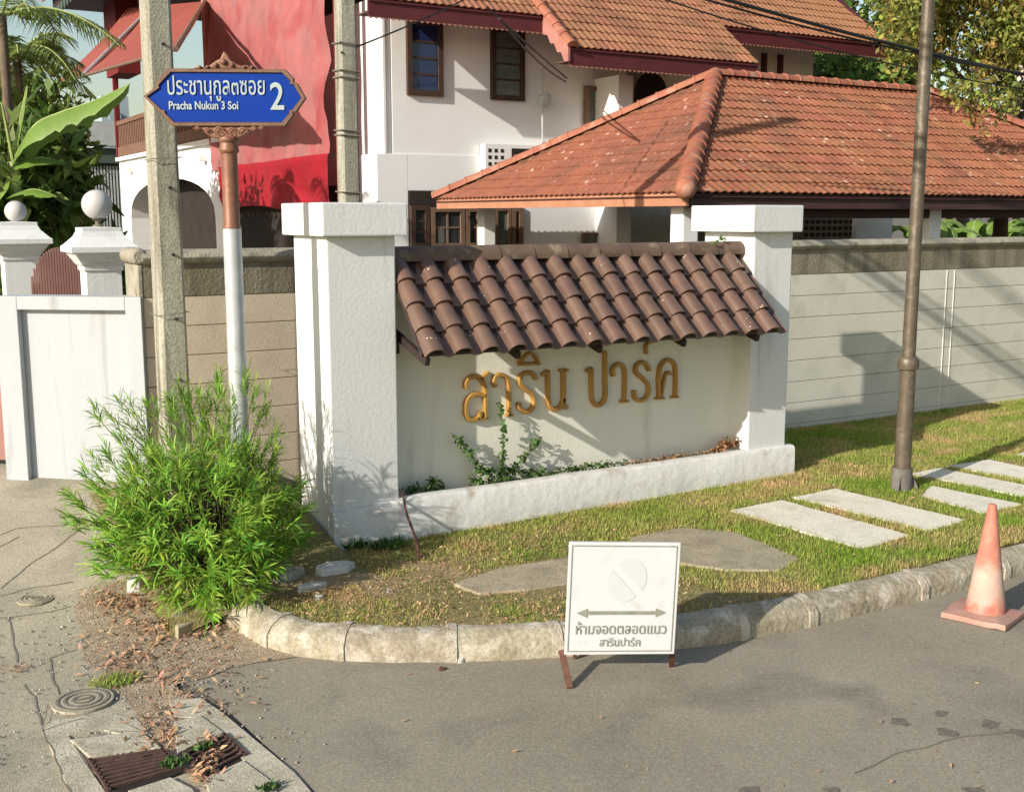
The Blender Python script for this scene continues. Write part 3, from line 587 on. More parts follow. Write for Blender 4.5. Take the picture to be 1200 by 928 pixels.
# ------------------------------------------------------------------ street sign
ss = empty('street_sign', (2.25,7.47,.1), 'blue Thai street name sign with bronze ornamental frame on a pole in the bush', 'street sign')
cp = Vector((2.235,7.45,0))
MB().lathe((cp.x,cp.y,0), [(.062,.05),(.060,2.415)], 24).build('lower_pole', mt['galv'], ss, smooth=True)
MB().lathe((cp.x,cp.y,0), [(.060,2.416),(.060,2.43),(.054,2.44),(.052,2.90),(.062,2.91),(.066,2.925),(.062,2.94),(.056,2.95),(.056,2.97),(.068,2.98),(.072,2.995),(.066,3.01),(.05,3.02),(.045,3.06)], 24).build('upper_pole', mt['copper'], ss, smooth=True)
DS = cp.dot(FH)-.06                                   # the board stands square to the road camera
bc = PD(263,114,DS); scl = DS/F_PX/math.cos(PITCH)*1.0
def sp(px, py, off=0): p = PD(px, py, DS-off); return p
def outline(k=0):
    o = [(168,113),(183,101.5),(182,98),(197,80.5),(334,81.5),(344,92),(343.5,97),(348,97.5),(358,115),(347,131),(343,131.5),(343,136),(334,148),(202,148),(190,135.5),(189.5,132),(186,131)]
    cx, cy = 263, 114.5
    return [(cx+(x-cx)*(1-k*.053), cy+(y-cy)*(1-k*.14)) for x, y in o]
fr = [sp(*p) for p in outline(0)]; m = MB(); m.prism(fr, FH*.05); m.build('sign_frame', mt['bronze'], ss, bevel=.006)
m = MB(); m.prism([sp(x, y, .004) for x, y in outline(1)], FH*.003); m.build('sign_face', mt['blue'], ss)
# raised rim between
m = MB(); o0 = [sp(*p, .018) for p in outline(.1)]; o1 = [sp(*p, .018) for p in outline(.8)]; n = len(o0)
b0 = [sp(*p, 0) for p in outline(0)]; b1 = [sp(*p, .002) for p in outline(1)]
m.add(o0+o1+b0+b1, [(i,(i+1)%n,n+(i+1)%n,n+i) for i in range(n)]+[(i,2*n+i,2*n+(i+1)%n,(i+1)%n) for i in range(n)]+[(n+i,n+(i+1)%n,3*n+(i+1)%n,3*n+i) for i in range(n)])
m.build('frame_rim', mt['bronze'], ss)
# ornaments: flame crest above, scroll bracket below
def sprism(pts, name, t=.035, off=.01, bev=.008): m = MB(); m.prism([sp(x, y, off) for x, y in pts], FH*t); return m.build(name, mt['copper'], ss, bevel=bev)
sprism([(226,80.5),(232,77),(238,79),(246,76.5),(252,72),(258,69),(262,60),(266,64),(269,70),(276,75),(284,78),(289,76),(293,79.5),(297,76.5),(301,80.8)], 'crest_ornament')
for cxx, cyy, r_ in [(262,73,3.4),(253,76.5,2.4),(272,76.5,2.4),(243,78.5,1.8),(234,78.6,1.8),(286,78.6,1.8),(295,78.8,1.8)]:
    p = sp(cxx, cyy, .018); m = MB(); m.sphere(p, r_*scl, 12, 8); m.build('ornament_boss', mt['copper'], ss, smooth=True)
sprism([(224,148.5),(308,148.5),(304,152),(296,152),(290,157),(281,161),(276,162),(250,162),(246,160),(240,156),(234,152),(226,151.5)], 'scroll_bracket', .04, 0)
for cxx, cyy, r_ in [(256,154.5,6),(271,155,5.4),(284,155,6),(297,151.5,2.6),(306,150.5,2),(242,153,3),(231,151,2.2)]:
    c_ = sp(cxx, cyy, .02); pts = []
    for k in range(22):
        t = k*.42; rr = r_*scl*(1-k/24); pts.append(c_+RT*math.cos(t)*rr+Vector((0,0,1))*math.sin(t)*rr)
    m = MB(); m.tube(pts, [max(.002,.006-.0002*k) for k in range(22)], 6); m.build('scroll', mt['copper'], ss, smooth=True)
ROT_CAM = (math.pi/2, 0, YAW)
def text(name, body, x, y, hpx, off, mat, parent, wpx=None, bold=.0, D=None, ext=.001, align='LEFT', rot=ROT_CAM):
    c = bpy.data.curves.new(name, 'FONT'); c.body = body; c.extrude = 0; c.offset = bold; c.size = 1; c.resolution_u = 4
    o = bpy.data.objects.new(name, c); C.objects.link(o); bpy.context.view_layer.update()
    dg = bpy.context.evaluated_depsgraph_get(); me = bpy.data.meshes.new_from_object(o.evaluated_get(dg)); bpy.data.objects.remove(o)
    V = np.array([v.co[:] for v in me.vertices]); D_ = (D or DS)
    mn_, mx_ = V.min(0), V.max(0); s = D_/(F_PX*math.cos(PITCH))*1.0
    hh = mx_[1]-mn_[1]; ww = mx_[0]-mn_[0]
    sy = hpx*s/hh; sx = (wpx*s/ww) if wpx else sy
    V[:,0] = (V[:,0]-mn_[0])*sx; V[:,1] = (V[:,1]-mn_[1])*sy
    me.vertices.foreach_set('co', V.astype(np.float32).ravel()); me.materials.clear(); me.materials.append(mat)
    ob = link(name, me, PD(x, y+hpx, D_-off), parent); ob.rotation_euler = rot; return ob
text('sign_lettering', 'ประชานุกูล๓ซอย', 197, 91, 28, .012, mt['silver'], ss, 109, .006)
text('sign_lettering', 'Pracha Nukun 3 Soi', 198, 119.5, 9.2, .012, mt['silver'], ss, 78, .022)
text('sign_lettering', '2', 317, 99, 30, .012, mt['silver'], ss, 15.5, .012)
# ------------------------------------------------------------------ no-parking board
nb = empty('parking_notice', G(722,790), 'small white no-parking board with a double arrow and Thai text, standing at the kerb', 'sign')
DN = 5.85; c4 = [PD(661,767,DN), PD(790,766,DN), PD(798,636,DN), PD(667,635,DN)]
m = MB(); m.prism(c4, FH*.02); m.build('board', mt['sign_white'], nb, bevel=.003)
def nq(u, v, off=.003): # u,v in 0..1 on the board
    return c4[0].lerp(c4[1], u).lerp(c4[3].lerp(c4[2], u), v)-FH*off
def nrect(m, u0, v0, u1, v1): m.prism([nq(u0,v0),nq(u1,v0),nq(u1,v1),nq(u0,v1)], FH*.002)
m = MB(); e = .027; t = .009
nrect(m,e,e,1-e,e+t); nrect(m,e,1-e-t,1-e,1-e); nrect(m,e,e+t,e+t,1-e-t); nrect(m,1-e-t,e+t,1-e,1-e-t); m.build('border_line', mt['print'], nb)
m = MB(); m.prism([nq(u,v) for u,v in [(.095,.375),(.195,.415),(.195,.392),(.81,.392),(.81,.418),(.905,.378),(.81,.335),(.81,.36),(.195,.36),(.195,.332)]], FH*.002); m.build('arrow', mt['print'], nb)
m = MB()
for s_ in (0, 1):
    pts = []
    for k in range(25):
        t = math.radians(-45+180*s_+180*k/24+(4 if k == 0 else 0)); pts.append((.535+.155*math.cos(t)+(.02 if s_ == 0 else -.02), .67+.175*math.sin(t)+(.02 if s_ == 0 else -.02)))
    m.prism([nq(u, v, .0025) for u, v in pts], FH*.001)
m.build('faded_symbol', mt['faded'], nb)
def ntext(body, u, v, w, h, bold):
    c = bpy.data.curves.new('lettering', 'FONT'); c.body = body; c.size = 1; c.offset = bold; c.resolution_u = 3
    o = bpy.data.objects.new('tmp', c); C.objects.link(o); bpy.context.view_layer.update()
    me = bpy.data.meshes.new_from_object(o.evaluated_get(bpy.context.evaluated_depsgraph_get())); bpy.data.objects.remove(o)
    V = np.array([q.co[:] for q in me.vertices]); a0, a1 = V.min(0), V.max(0)
    W_ = [nq(u+w*(p[0]-a0[0])/(a1[0]-a0[0]), v+h*(p[1]-a0[1])/(a1[1]-a0[1]), .004) for p in V]; cc = sum(W_, Vector())/len(W_)
    me.vertices.foreach_set('co', np.array([tuple(p-cc) for p in W_], dtype=np.float32).ravel()); me.materials.clear(); me.materials.append(mt['print'])
    link('lettering', me, cc, nb)
ntext('ห้ามจอดตลอดแนว', .095, .185, .82, .115, .014); ntext('สารินปาร์ค', .315, .075, .37, .08, .014)
lf = G(668,806); lf2 = G(787,780)
m = MB(); m.obox(PD(658,762,DN+.03), lf+Vector((0,0,.0)), .035, .02, FH); m.build('leg', mt['rust'], nb)
m = MB(); m.obox(PD(787,755,DN+.03), lf2, .03, .02, FH); m.build('leg', mt['rust'], nb)
bk = [lf+FH*.42+RT*.05, lf2+FH*.45-RT*.03]
for q_, s_ in zip(bk, (PD(676,660,DN+.04), PD(786,660,DN+.04))): m = MB(); m.obox(s_, q_, .025, .02, RT); m.build('leg', mt['rust'], nb)
m = MB(); m.obox(bk[0]+Vector((0,0,.03)), bk[1]+Vector((0,0,.03)), .02, .02); m.build('crossbar', mt['rust'], nb)
# ------------------------------------------------------------------ traffic cone
cc = Vector((6.03,4.36,0)); tc = empty('traffic_cone', cc, 'faded orange traffic cone with a dirty white band standing by the kerb', 'traffic cone')
m = MB(); n = 12; vs = []; ctr = [(-.2,-.19),(.19,-.21),(.21,.19),(-.19,.2)]
nn = 8; ring = []
for i in range(4):
    p = Vector(ctr[i]); q = Vector(ctr[(i+1)%4])
    for k in range(nn): ring.append(p.lerp(q, k/nn))
R45 = Matrix.Rotation(.35, 2)
ring = [R45@r for r in ring]; N_ = len(ring); lv = []
for s_, z in ((1,.0),(1.01,.02),(.99,.034),(.75,.038),(.62,.045)):
    for i, r in enumerate(ring): lv.append((cc.x+r.x*s_, cc.y+r.y*s_, max(.002, z+(mn.noise(Vector((r.x*7,r.y*7,2)))*.02 if s_ > .8 else 0))))
fs = [(k*N_+i,k*N_+(i+1)%N_,(k+1)*N_+(i+1)%N_,(k+1)*N_+i) for k in range(4) for i in range(N_)]+[tuple(range(N_-1,-1,-1)), tuple(range(4*N_,5*N_))]
m.add(lv, fs); m.build('cone_base', mt['cone'], tc, smooth=True)
ax = Vector((.012,-.004,0))
def cring(z): 
    t = z/.725; return (.128*(1-t)+.024*t)
def cseg(z0, z1, name, mat, close=False):
    m = MB(); pr_ = []; K = 8
    for k in range(K+1):
        z = z0+(z1-z0)*k/K; pr_.append((cring(z), z))
    if close: pr_ = pr_+[(.018, z1+.004)]
    m.lathe(cc+ax, pr_, 28); return m.build(name, mat, tc, smooth=True)
cseg(.04,.725,'cone_shell', mt['cone_shell'], True)
# ------------------------------------------------------------------ lamp post
LPX, LPY = G(1056,574,.175)[:2]
lp = empty('lamp_post', (LPX,LPY,.15), 'tall bronze tubular lamp post standing in the grass by the stepping slabs', 'lamp post')
m = MB(); m.lathe((LPX,LPY,0), [(.088,.10),(.086,.36),(.082,.375)], 20); m.build('base_sleeve', mt['base_sleeve'], lp, smooth=True)
for an in (3.6, 5.6, 1.2):
    m = MB(); dx, dy = math.cos(an), math.sin(an); m.prism([(LPX+dx*.07,LPY+dy*.07,.12),(LPX+dx*.17,LPY+dy*.17,.12),(LPX+dx*.07,LPY+dy*.07,.36)], (-dy*.012,dx*.012,0)); m.build('gusset', mt['base_sleeve'], lp)
MB().lathe((LPX,LPY,0), [(.071,.376),(.066,1.215)], 20).build('lower_tube', mt['lamp_pole'], lp, smooth=True)
MB().lathe((LPX,LPY,0), [(.070,1.216),(.084,1.225),(.088,1.25),(.088,1.30),(.080,1.315),(.060,1.335)], 20).build('collar', mt['lamp_pole'], lp, smooth=True)
MB().lathe((LPX,LPY,0), [(.056,1.336),(.052,3.2),(.047,6.2)], 20).build('upper_tube', mt['lamp_pole'], lp, smooth=True)
# ------------------------------------------------------------------ corrugated tile roofs
def tile_mesh(w=.30, l=.36, th=.022, amp=.026, nseg=10):
    m = MB(); vs = []; fs = []
    for t, lift in ((0, th), (1, 0)):
        for k in range(nseg+1):
            x = w*k/nseg; h = amp*(.5-.5*math.cos(4*math.pi*k/nseg)); vs.append((x, t*l, h+lift))
    for k in range(nseg+1):
        x = w*k/nseg; h = amp*(.5-.5*math.cos(4*math.pi*k/nseg)); vs.append((x, .004, h))
    n = nseg+1
    for k in range(nseg): fs.append((k,k+1,n+k+1,n+k)); fs.append((2*n+k,2*n+k+1,k+1,k))
    m.add(vs, fs); return m
def tiled(poly, e0, e1, top, parent, mat, prefix='roof_tile', tw=.30, tl=.32, keep=None, amp=.026):
    """tiles over the planar polygon; eave runs e0 -> e1, slope rises towards top. keep = number of single tiles"""
    e0 = Vector(e0); e1 = Vector(e1); u = (e1-e0).normalized(); v = Vector(top)-e0; v = (v-u*v.dot(u)).normalized(); w = u.cross(v)
    P2 = [((Vector(p)-e0).dot(u), (Vector(p)-e0).dot(v)) for p in poly]
    def inside(x, y):
        c = False
        for i in range(len(P2)):
            (x1,y1),(x2,y2) = P2[i], P2[(i+1) % len(P2)]
            if (y1 > y) != (y2 > y) and x < (x2-x1)*(y-y1)/(y2-y1)+x1: c = not c
        return c
    mat3 = Matrix((u, v, w)).transposed(); rotq = mat3.to_4x4()
    base = tile_mesh(tw, tl+.05, amp=amp); me = bpy.data.meshes.new(prefix); me.from_pydata(base.v, [], base.f); me.materials.append(mat)
    xs = [p[0] for p in P2]; ys = [p[1] for p in P2]; ymin = min(ys); full = []; edge = []
    for r in range(int((max(ys)-ymin)/tl)+1):
        for c in range(int((max(xs)-min(xs))/tw)+1):
            x = min(xs)+c*tw; y = ymin+r*tl; cs = [inside(x+dx*tw, y+dy*tl) for dx in (.02,.5,.98) for dy in (.02,.5,.98)]
            if all(cs): full.append((x, y))
            elif any(cs): edge.append((x, y))
    full.sort(key=lambda p: (e0+u*p[0]+v*p[1]-C0).length)
    vis = full[:keep]; rest = full[keep:]
    B = np.array(base.v); 
    for (x, y) in vis:
        p = e0+u*x+v*y+w*random.uniform(-.003,.003); o = link(prefix, me, p, parent); o.rotation_euler = (rotq @ Matrix.Rotation(random.uniform(-.012,.012), 4, 'Z')).to_euler()
    def joined(lst, clip):
        if not lst: return None
        VV = []; FF = []; n = 0
        for (x, y) in lst:
            VV += [(a+x, b+y, c) for a, b, c in base.v]; FF += [tuple(i+n for i in f) for f in base.f]; n += len(base.v)
        mm = bpy.data.meshes.new(prefix); mm.from_pydata(VV, [], FF)
        if clip:
            bm = bmesh.new(); bm.from_mesh(mm)
            for i in range(len(P2)):
                a_ = Vector(P2[i]+(0,)); b_ = Vector(P2[(i+1) % len(P2)]+(0,)); dd = (b_-a_).normalized(); nv = Vector((dd.y,-dd.x,0))
                cen = Vector((sum(xs)/len(xs), sum(ys)/len(ys), 0))
                if (cen-a_).dot(nv) > 0: nv = -nv
                bmesh.ops.bisect_plane(bm, geom=bm.verts[:]+bm.edges[:]+bm.faces[:], plane_co=a_+nv*.01, plane_no=nv, clear_outer=True)
            bm.to_mesh(mm); bm.free()
        mm.materials.append(mat); o = link('edge_tiles' if clip else 'far_tiles', mm, e0, parent); o.rotation_euler = rotq.to_euler(); o['kind'] = 'stuff'; return o
    joined(rest, False); joined(edge, True)
    return u, v, w
def caps(p, q, name, mat, parent, r=.13, step=.34, up=Vector((0,0,1))):
    p = Vector(p); q = Vector(q); L_ = (q-p).length; n = max(1, round(L_/step)); d = (q-p)/n
    a = d.normalized(); b = a.cross(up).normalized(); c = b.cross(a)
    for k in range(n):
        m = MB(); vs = []; fs = []; ns = 9
        for t, s in ((-.03,1.10),(.06,1.10),(.08,1.0),(1.0,.93)):
            for i in range(ns+1):
                an = math.pi*i/ns; vs.append(p+d*(k+t)+b*math.cos(an)*r*s+c*math.sin(an)*r*s*.95)
        for j in range(3):
            for i in range(ns): x = j*(ns+1)+i; fs.append((x,x+1,x+ns+2,x+ns+1))
        fs += [tuple(range(ns+1))]
        m.add(vs, fs); m.build(name, mat, parent, smooth=True)
# ------------------------------------------------------------------ pavilion (carport)
AX, AY, AZ = 9.76, 12.0, 2.80; WD = 7.43; RZ = 4.90
BX = 22.6; pav = empty('carport', (16,16,0), 'open carport with a hipped terracotta tile roof behind the boundary wall', 'carport')
hx = WD/2; A_ = Vector((AX,AY,AZ)); B_ = Vector((AX,AY+WD,AZ)); D_ = Vector((BX,AY,AZ)); E_ = Vector((BX,AY+WD,AZ)); P_ = Vector((AX+hx-.1,AY+hx,RZ)); Q_ = Vector((BX-hx,AY+hx,RZ))
deck = MB(); dz = Vector((0,0,-.05)); deck.add([A_+dz,D_+dz,E_+dz,B_+dz,P_+dz,Q_+dz], [(0,1,5,4),(1,2,5),(2,3,4,5),(3,0,4)]); deck.build('roof_deck', mt['fascia_d'], pav)
rf = MB().box(AX+.1,AY+.1,AZ-.06,BX-.1,AY+WD-.1,AZ-.04).build('roof', mt['soffit'], pav)
tiled([A_,D_,Q_,P_], A_, D_, Q_, rf, mt['pav_tile'], keep=300)
tiled([B_,A_,P_], B_, A_, P_, rf, mt['pav_tile'], keep=0)
tiled([D_,E_,Q_], D_, E_, Q_, rf, mt['pav_tile'], keep=0)
tiled([E_,B_,P_,Q_], E_, B_, P_, rf, mt['pav_tile'], keep=0)
up3 = Vector((0,0,.03))
caps(A_+up3, P_+up3, 'ridge_cap', mt['pav_ridge'], rf, .14, .34); caps(B_+up3, P_+up3, 'ridge_cap', mt['pav_ridge'], rf, .13, .34)
caps(P_+up3, Q_+up3, 'ridge_cap', mt['pav_ridge'], rf, .12, .33); caps(D_+up3, Q_+up3, 'ridge_cap', mt['pav_ridge'], rf, .14, .34)
m = MB(); m.sphere(A_+Vector((-.02,-.03,.06)), .15, 14, 9); m.build('hip_end', mt['pav_ridge'], rf, smooth=True)
MB().box(AX+.12,AY+.04,AZ-.20,BX-.1,AY+.09,AZ-.005).build('front_fascia', mt['fascia_d'], pav)
MB().box(AX+.03,AY+.02,AZ-.17,AX+.08,AY+WD,AZ+.01).build('side_fascia', mt['fascia_l'], pav)
MB().box(AX+.4,AY+.4,AZ-.34,BX-.4,AY+.52,AZ-.10).build('front_beam', mt['fascia_d'], pav)
for (px, y_, w_) in [(802,12.5,.28),(1089,12.5,.26),(570,19.0,.26)]:
    c_ = PY(px,262,y_); MB().box(c_.x-w_/2,y_-w_/2,0,c_.x+w_/2,y_+w_/2,AZ-.06).build('column', mt['white_house'], pav, bevel=.02)
# ------------------------------------------------------------------ white house
HX, HY = 8.95, 20.0
hs = empty('white_house', (16,22,0), 'two-storey white house with orange tiled roofs and maroon eaves behind the carport', 'house')
TXR = 23.5
MB().box(HX,HY,0,14.6,HY+9,6.55).build('wall', mt['white_house'], hs)
MB().box(HX-.16,HY-.075,0,PY(478,200,HY-.075).x,HY+8.9,3.66).build('lower_wall', mt['white_house'], hs, bevel=.01)
MB().box(PY(478,200,HY-.075).x+.002,HY-.075,2.98,14.55,HY-.002,3.66).build('band', mt['white_house'], hs)
# pilaster / recessed strip next to the corner
x0 = PY(444,100,HY).x; MB().box(HX+.0,HY-.07,3.662,PY(450,100,HY).x,HY-.002,6.4).build('pilaster', mt['white_house'], hs)
MB().box(PY(458,100,HY).x,HY-.05,3.662,14.55,HY-.002,6.4).build('wall_face', mt['white_house'], hs)
def window(x0, y0, x1, y1, Y, nb_, gm, fm='wood', parent=hs, fw=.10, muntins=0, cols=1):
    a = PY(x0,y0,Y); b = PY(x1,y1,Y); X0_, X1_, Z1, Z0 = a.x, b.x, a.z, b.z
    m = MB(); m.box(X0_,Y-.08,Z0,X0_+fw,Y,Z1); m.box(X1_-fw,Y-.08,Z0,X1_,Y,Z1); m.box(X0_+fw,Y-.08,Z1-fw,X1_-fw,Y,Z1); m.box(X0_+fw,Y-.08,Z0,X1_-fw,Y,Z0+fw)
    w = m.build('window', mt[fm], parent)
    zs = [Z0+fw+(Z1-Z0-2*fw)*k/nb_ for k in range(nb_+1)]; xs = [X0_+fw+(X1_-X0_-2*fw)*k/cols for k in range(cols+1)]
    for k in range(nb_):
        for c in range(cols): MB().box(xs[c],Y-.03,zs[k],xs[c+1]-.001,Y-.02,zs[k+1]-.001).build('pane', mt[gm], w)
    for k in range(1, nb_): MB().box(X0_+fw,Y-.05,zs[k]-.018,X1_-fw,Y-.031,zs[k]+.018).build('glazing_bar', mt[fm], w)
    for c in range(1, cols): MB().box(xs[c]-.018,Y-.053,Z0+fw,xs[c]+.018,Y-.032,Z1-fw).build('glazing_bar', mt[fm], w)
    return w
window(475,22,518,114,HY-.05,4,'glass_b'); window(574,31,613,119.5,HY-.05,4,'glass_g')
window(684,101,714,150,HY-.052,3,'glass_g','wood_l',fw=.1)
# arched opening
a = PY(742,84,HY); b = PY(779,130,HY); m = MB(); cxm = (a.x+b.x)/2; rr = (b.x-a.x)/2; pts = [(a.x,HY-.075,b.z),(b.x,HY-.075,b.z)]+[(cxm+rr*math.cos(t),HY-.075,a.z-rr+rr*math.sin(t)) for t in [math.pi*k/14 for k in range(15)]]
m.prism(pts, (0,.019,0)); m.build('arched_opening', mt['dark_in'], hs)
# right part of the house
MB().box(14.602,HY+.3,0,PY(953,80,HY+.3).x,HY+9,6.6).build('side_wing', mt['cream'], hs)
for q_ in (895,914): MB().box(PY(q_,80,HY+.2).x,HY+.2,3.0,PY(q_+4,80,HY+.2).x,HY+.298,6.2).build('door_frame', mt['maroon'], hs)
MB().box(PY(725,100,HY-.9).x,HY-.9,0,PY(742,100,HY-.9).x,HY-.002,5.3).build('projecting_pier', mt['white_house'], hs)
# lower parts seen below the carport eave
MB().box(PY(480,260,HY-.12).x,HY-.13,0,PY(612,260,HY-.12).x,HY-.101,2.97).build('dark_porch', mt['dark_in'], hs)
def bay(x0, x1, y0, nb_, cols, fm='wood_l', gm='glass', fw=.09): return window(x0,y0,x1,290,HY-.14,nb_,gm,fm,fw=fw,cols=cols)
bay(480,502,241,3,1,'wood'); bay(503,543,243,2,2); bay(544,562,243,2,1); bay(578,597,243,1,1,'wood_l','glass_g',.07); bay(598,611,243,2,1)
LW = HY-.16
MB().box(PY(612,260,LW).x,LW,0,PY(728,260,LW).x,LW+.05,2.95).build('annex_wall', mt['white_house'], hs)
MB().box(PY(728,260,LW).x+.002,LW+.03,0,PY(731,260,LW).x,LW+.05,2.95).build('annex_trim', mt['wood'], hs)
MB().box(PY(731,260,LW).x+.002,LW+.02,0,PY(795,260,LW).x,LW+.05,2.95).build('textured_wall', mt['stipple'], hs)
window(681,273,709,300,LW-.005,1,'glass_g','wood_l',fw=.07)
# right, behind the carport: vent block wall and lit white wall
RW = 20.1
MB().box(PY(815,260,RW).x,RW,0,PY(1003,260,RW).x,RW+.15,2.95).build('back_wall', mt['lattice'], hs)
lt = empty('tmp', (0,0,0)); bpy.data.objects.remove(lt)
vb = MB().box(PY(940,260,RW).x,RW-.05,1.9,PY(1002,260,RW).x,RW-.002,2.62).build('vent_panel', mt['lattice'], hs)
for i in range(9):
    for j in range(4):
        x = PY(943,260,RW-.05).x+i*.19; z = 2.0+j*.155; MB().box(x,RW-.058,z,x+.13,RW-.049,z+.09).build('vent_hole', mt['dark_in'], vb)
W2 = 19.9
MB().box(PY(1004,260,W2).x,W2,0,PY(1046,260,W2).x,W2+1,2.66).build('low_wall', mt['white_house'], hs)
# the house roof: three stepped eaves on one slope
SLP = (4.97-1.0)
r_e1 = (HY-1.2, 6.22)                                       # y, z of the upper eave
slope = math.tan(math.radians(38))
def rz(y): return r_e1[1]+(y-r_e1[0])*slope
xl = HX-.75; x6 = PY(640,25,HY-1.2).x; y2 = r_e1[0]-.85; x7 = PY(889,82,y2).x; y3 = r_e1[0]+.3; x8 = PY(1046,58,y3).x; yt = HY+4.2
ry = lambda x, y: Vector((x, y, rz(y)))
hr = MB(); poly = [ry(xl,r_e1[0]),ry(x6,r_e1[0]),ry(x6,y2),ry(x7,y2),ry(x7,y3),ry(x8,y3),ry(x8,yt),ry(xl,yt)]
hr.prism([p-Vector((0,0,.012)) for p in poly], (0,0,-.03)); hroof = hr.build('roof', mt['maroon'], hs)
tiled([ry(x6,y2),ry(x7,y2),ry(x7,y3),ry(x7,yt),ry(x6,yt)], ry(x6,y2), ry(x7,y2), ry(x7,yt), hroof, mt['house_tile'], keep=170)
tiled([ry(xl,r_e1[0]),ry(x6,r_e1[0]),ry(x6,yt),ry(xl,yt)], ry(xl,r_e1[0]), ry(x6,r_e1[0]), ry(x6,yt), hroof, mt['house_tile'], keep=60)
tiled([ry(x7,y3),ry(x8,y3),ry(x8-1.2,yt),ry(x7,yt)], ry(x7,y3), ry(x8,y3), ry(x7,yt), hroof, mt['house_tile'], keep=70)
m = MB(); m.prism([ry(xl,yt),ry(x8,yt),Vector((x8,yt+4.5,rz(yt)-3)),Vector((xl,yt+4.5,rz(yt)-3))], (0,0,-.06)); m.build('rear_roof', mt['house_tile'], hs)
def fasc(x0, x1, y, h=.26, th=.05, scal=True):
    z = rz(y); f = MB().box(x0,y+.03,z-h-.02,x1,y+.03+th,z-.02).build('fascia', mt['maroon'], hs)
    if scal:
        m = MB(); n = int((x1-x0)/.11)
        for i in range(n):
            x = x0+i*.11; m.prism([(x,y+.04,z-h-.018),(x+.11,y+.04,z-h-.018),(x+.09,y+.04,z-h-.045),(x+.055,y+.04,z-h-.065),(x+.02,y+.04,z-h-.045)], (0,.02,0))
        o = m.build('scalloped_trim', mt['pink'], hs); o['kind'] = 'stuff'
    MB().box(x0,y+.085,z-h*.85,x1,y+.50,z-h*.85+.03).build('soffit', mt['soffit'], hs)
fasc(xl,x6,r_e1[0]); fasc(x6+.01,x7,y2,.28); fasc(x7+.01,x8,y3)
# verge of the stepped-down part: pink barge board with scallops and capping tiles
for k in range(5):
    y = y2+(r_e1[0]-y2+.35)*k/5; y_ = y2+(r_e1[0]-y2+.35)*(k+1)/5
    m = MB(); m.prism([(x6-.06,y,rz(y)+.10),(x6-.06,y_,rz(y_)+.10),(x6-.06,y_,rz(y_)-.25),(x6-.06,(y+y_)/2,rz((y+y_)/2)-.33),(x6-.06,y,rz(y)-.25)], (.05,0,0)); m.build('barge_board', mt['pink'], hs)
caps((x6,y2-.05,rz(y2-.05)+.06),(x6,r_e1[0]+.4,rz(r_e1[0]+.4)+.06),'ridge_cap',mt['pav_ridge'],hroof,.11,.32)
m = MB(); m.tube([PY(635,80,HY-.3), PY(636,170,HY-.3)], .02, 6); m.tube([PY(636,168,HY-.3)+Vector((0,0,0)), PY(636,165,HY-.3)], .05, 6); m.build('downpipe', mt['sheet'], hs)
p = PY(634,118,HY-.12); MB().lathe((p.x,HY-.25,p.z-.14), [(.05,0),(.13,.08),(.15,.2),(.1,.26)], 14).build('rain_hopper', mt['sheet'], hs, smooth=True)
# air conditioner outdoor unit
aw = PY(575,168,HY-.5); MB().box(aw.x,HY-.28,aw.z-.6,aw.x+1.7,HY-.08,aw.z).build('ledge_box', mt['white_house'], hs)
vb2 = MB().box(aw.x+.6,HY-.29,aw.z-.5,aw.x+1.5,HY-.282,aw.z-.07).build('ledge_opening', mt['dark_in'], hs)
for i_ in range(3):
    for j_ in range(4): MB().box(aw.x+.07+.14*i_,HY-.285,aw.z-.55+.13*j_,aw.x+.14+.14*i_,HY-.281,aw.z-.48+.13*j_).build('vent_hole', mt['dark_in'], vb2)
# ------------------------------------------------------------------ left-hand house: tarps, awning, balcony, arcade
TX = 8.3
lh = empty('red_house', (11,30,0), 'neighbouring house with red tarpaulins, red awning, wooden balcony and a white arch', 'house')
def Z(px, py): p = PX(px, py, TX); return (p.y, p.z)
# arcade wall with an arch
yA, _ = Z(143,250); yB, _ = Z(272,250); zt_ = Z(200,178)[1]; ya, _ = Z(153,240); yb, _ = Z(252,240); zs_ = Z(153,236)[1]; 
pts = [(TX,yB,0),(TX,yB,zt_),(TX,yA,zt_),(TX,yA,0),(TX,ya,0)]
for k in range(17):
    t = math.pi*k/16; pts.append((TX, (ya+yb)/2+(ya-yb)/2*math.cos(t), zs_-.55+1.15*math.sin(t)**.8))
pts.append((TX,yb,0))
m = MB(); m.prism(pts, (.6,0,0)); m.build('arcade_wall', mt['white_house'], lh)
MB().box(TX-.12,yB,zt_+.001,TX+.7,yA,zt_+.12).build('balcony_slab', mt['white_house'], lh)
for yy in (29.6,32.5,35.5,38.3): MB().box(TX-.22,yy,zt_-.42,TX-.002,yy+.2,zt_-.26).build('corbel', mt['white_house'], lh, bevel=.02)
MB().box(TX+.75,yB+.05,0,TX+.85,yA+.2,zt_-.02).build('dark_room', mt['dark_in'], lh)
zr0 = zt_+.16; zr1 = Z(144,141)[1]
MB().box(TX-.06,yB,zr1-.14,TX+.06,yA,zr1).build('handrail', mt['rail'], lh); MB().box(TX-.05,yB,zr0,TX+.05,yA,zr0+.3).build('lower_rail', mt['rail'], lh)
m = MB(); y = yB
while y < yA: m.box(TX-.02,y,zr0+.3,TX+.02,y+.12,zr1-.14); y += .24
o = m.build('balusters', mt['rail'], lh); o['kind'] = 'stuff'
for yy in (yA-.15,): MB().box(TX-.08,yy,zr0,TX+.08,yy+.18,8.3).build('post', mt['red_wood'], lh)
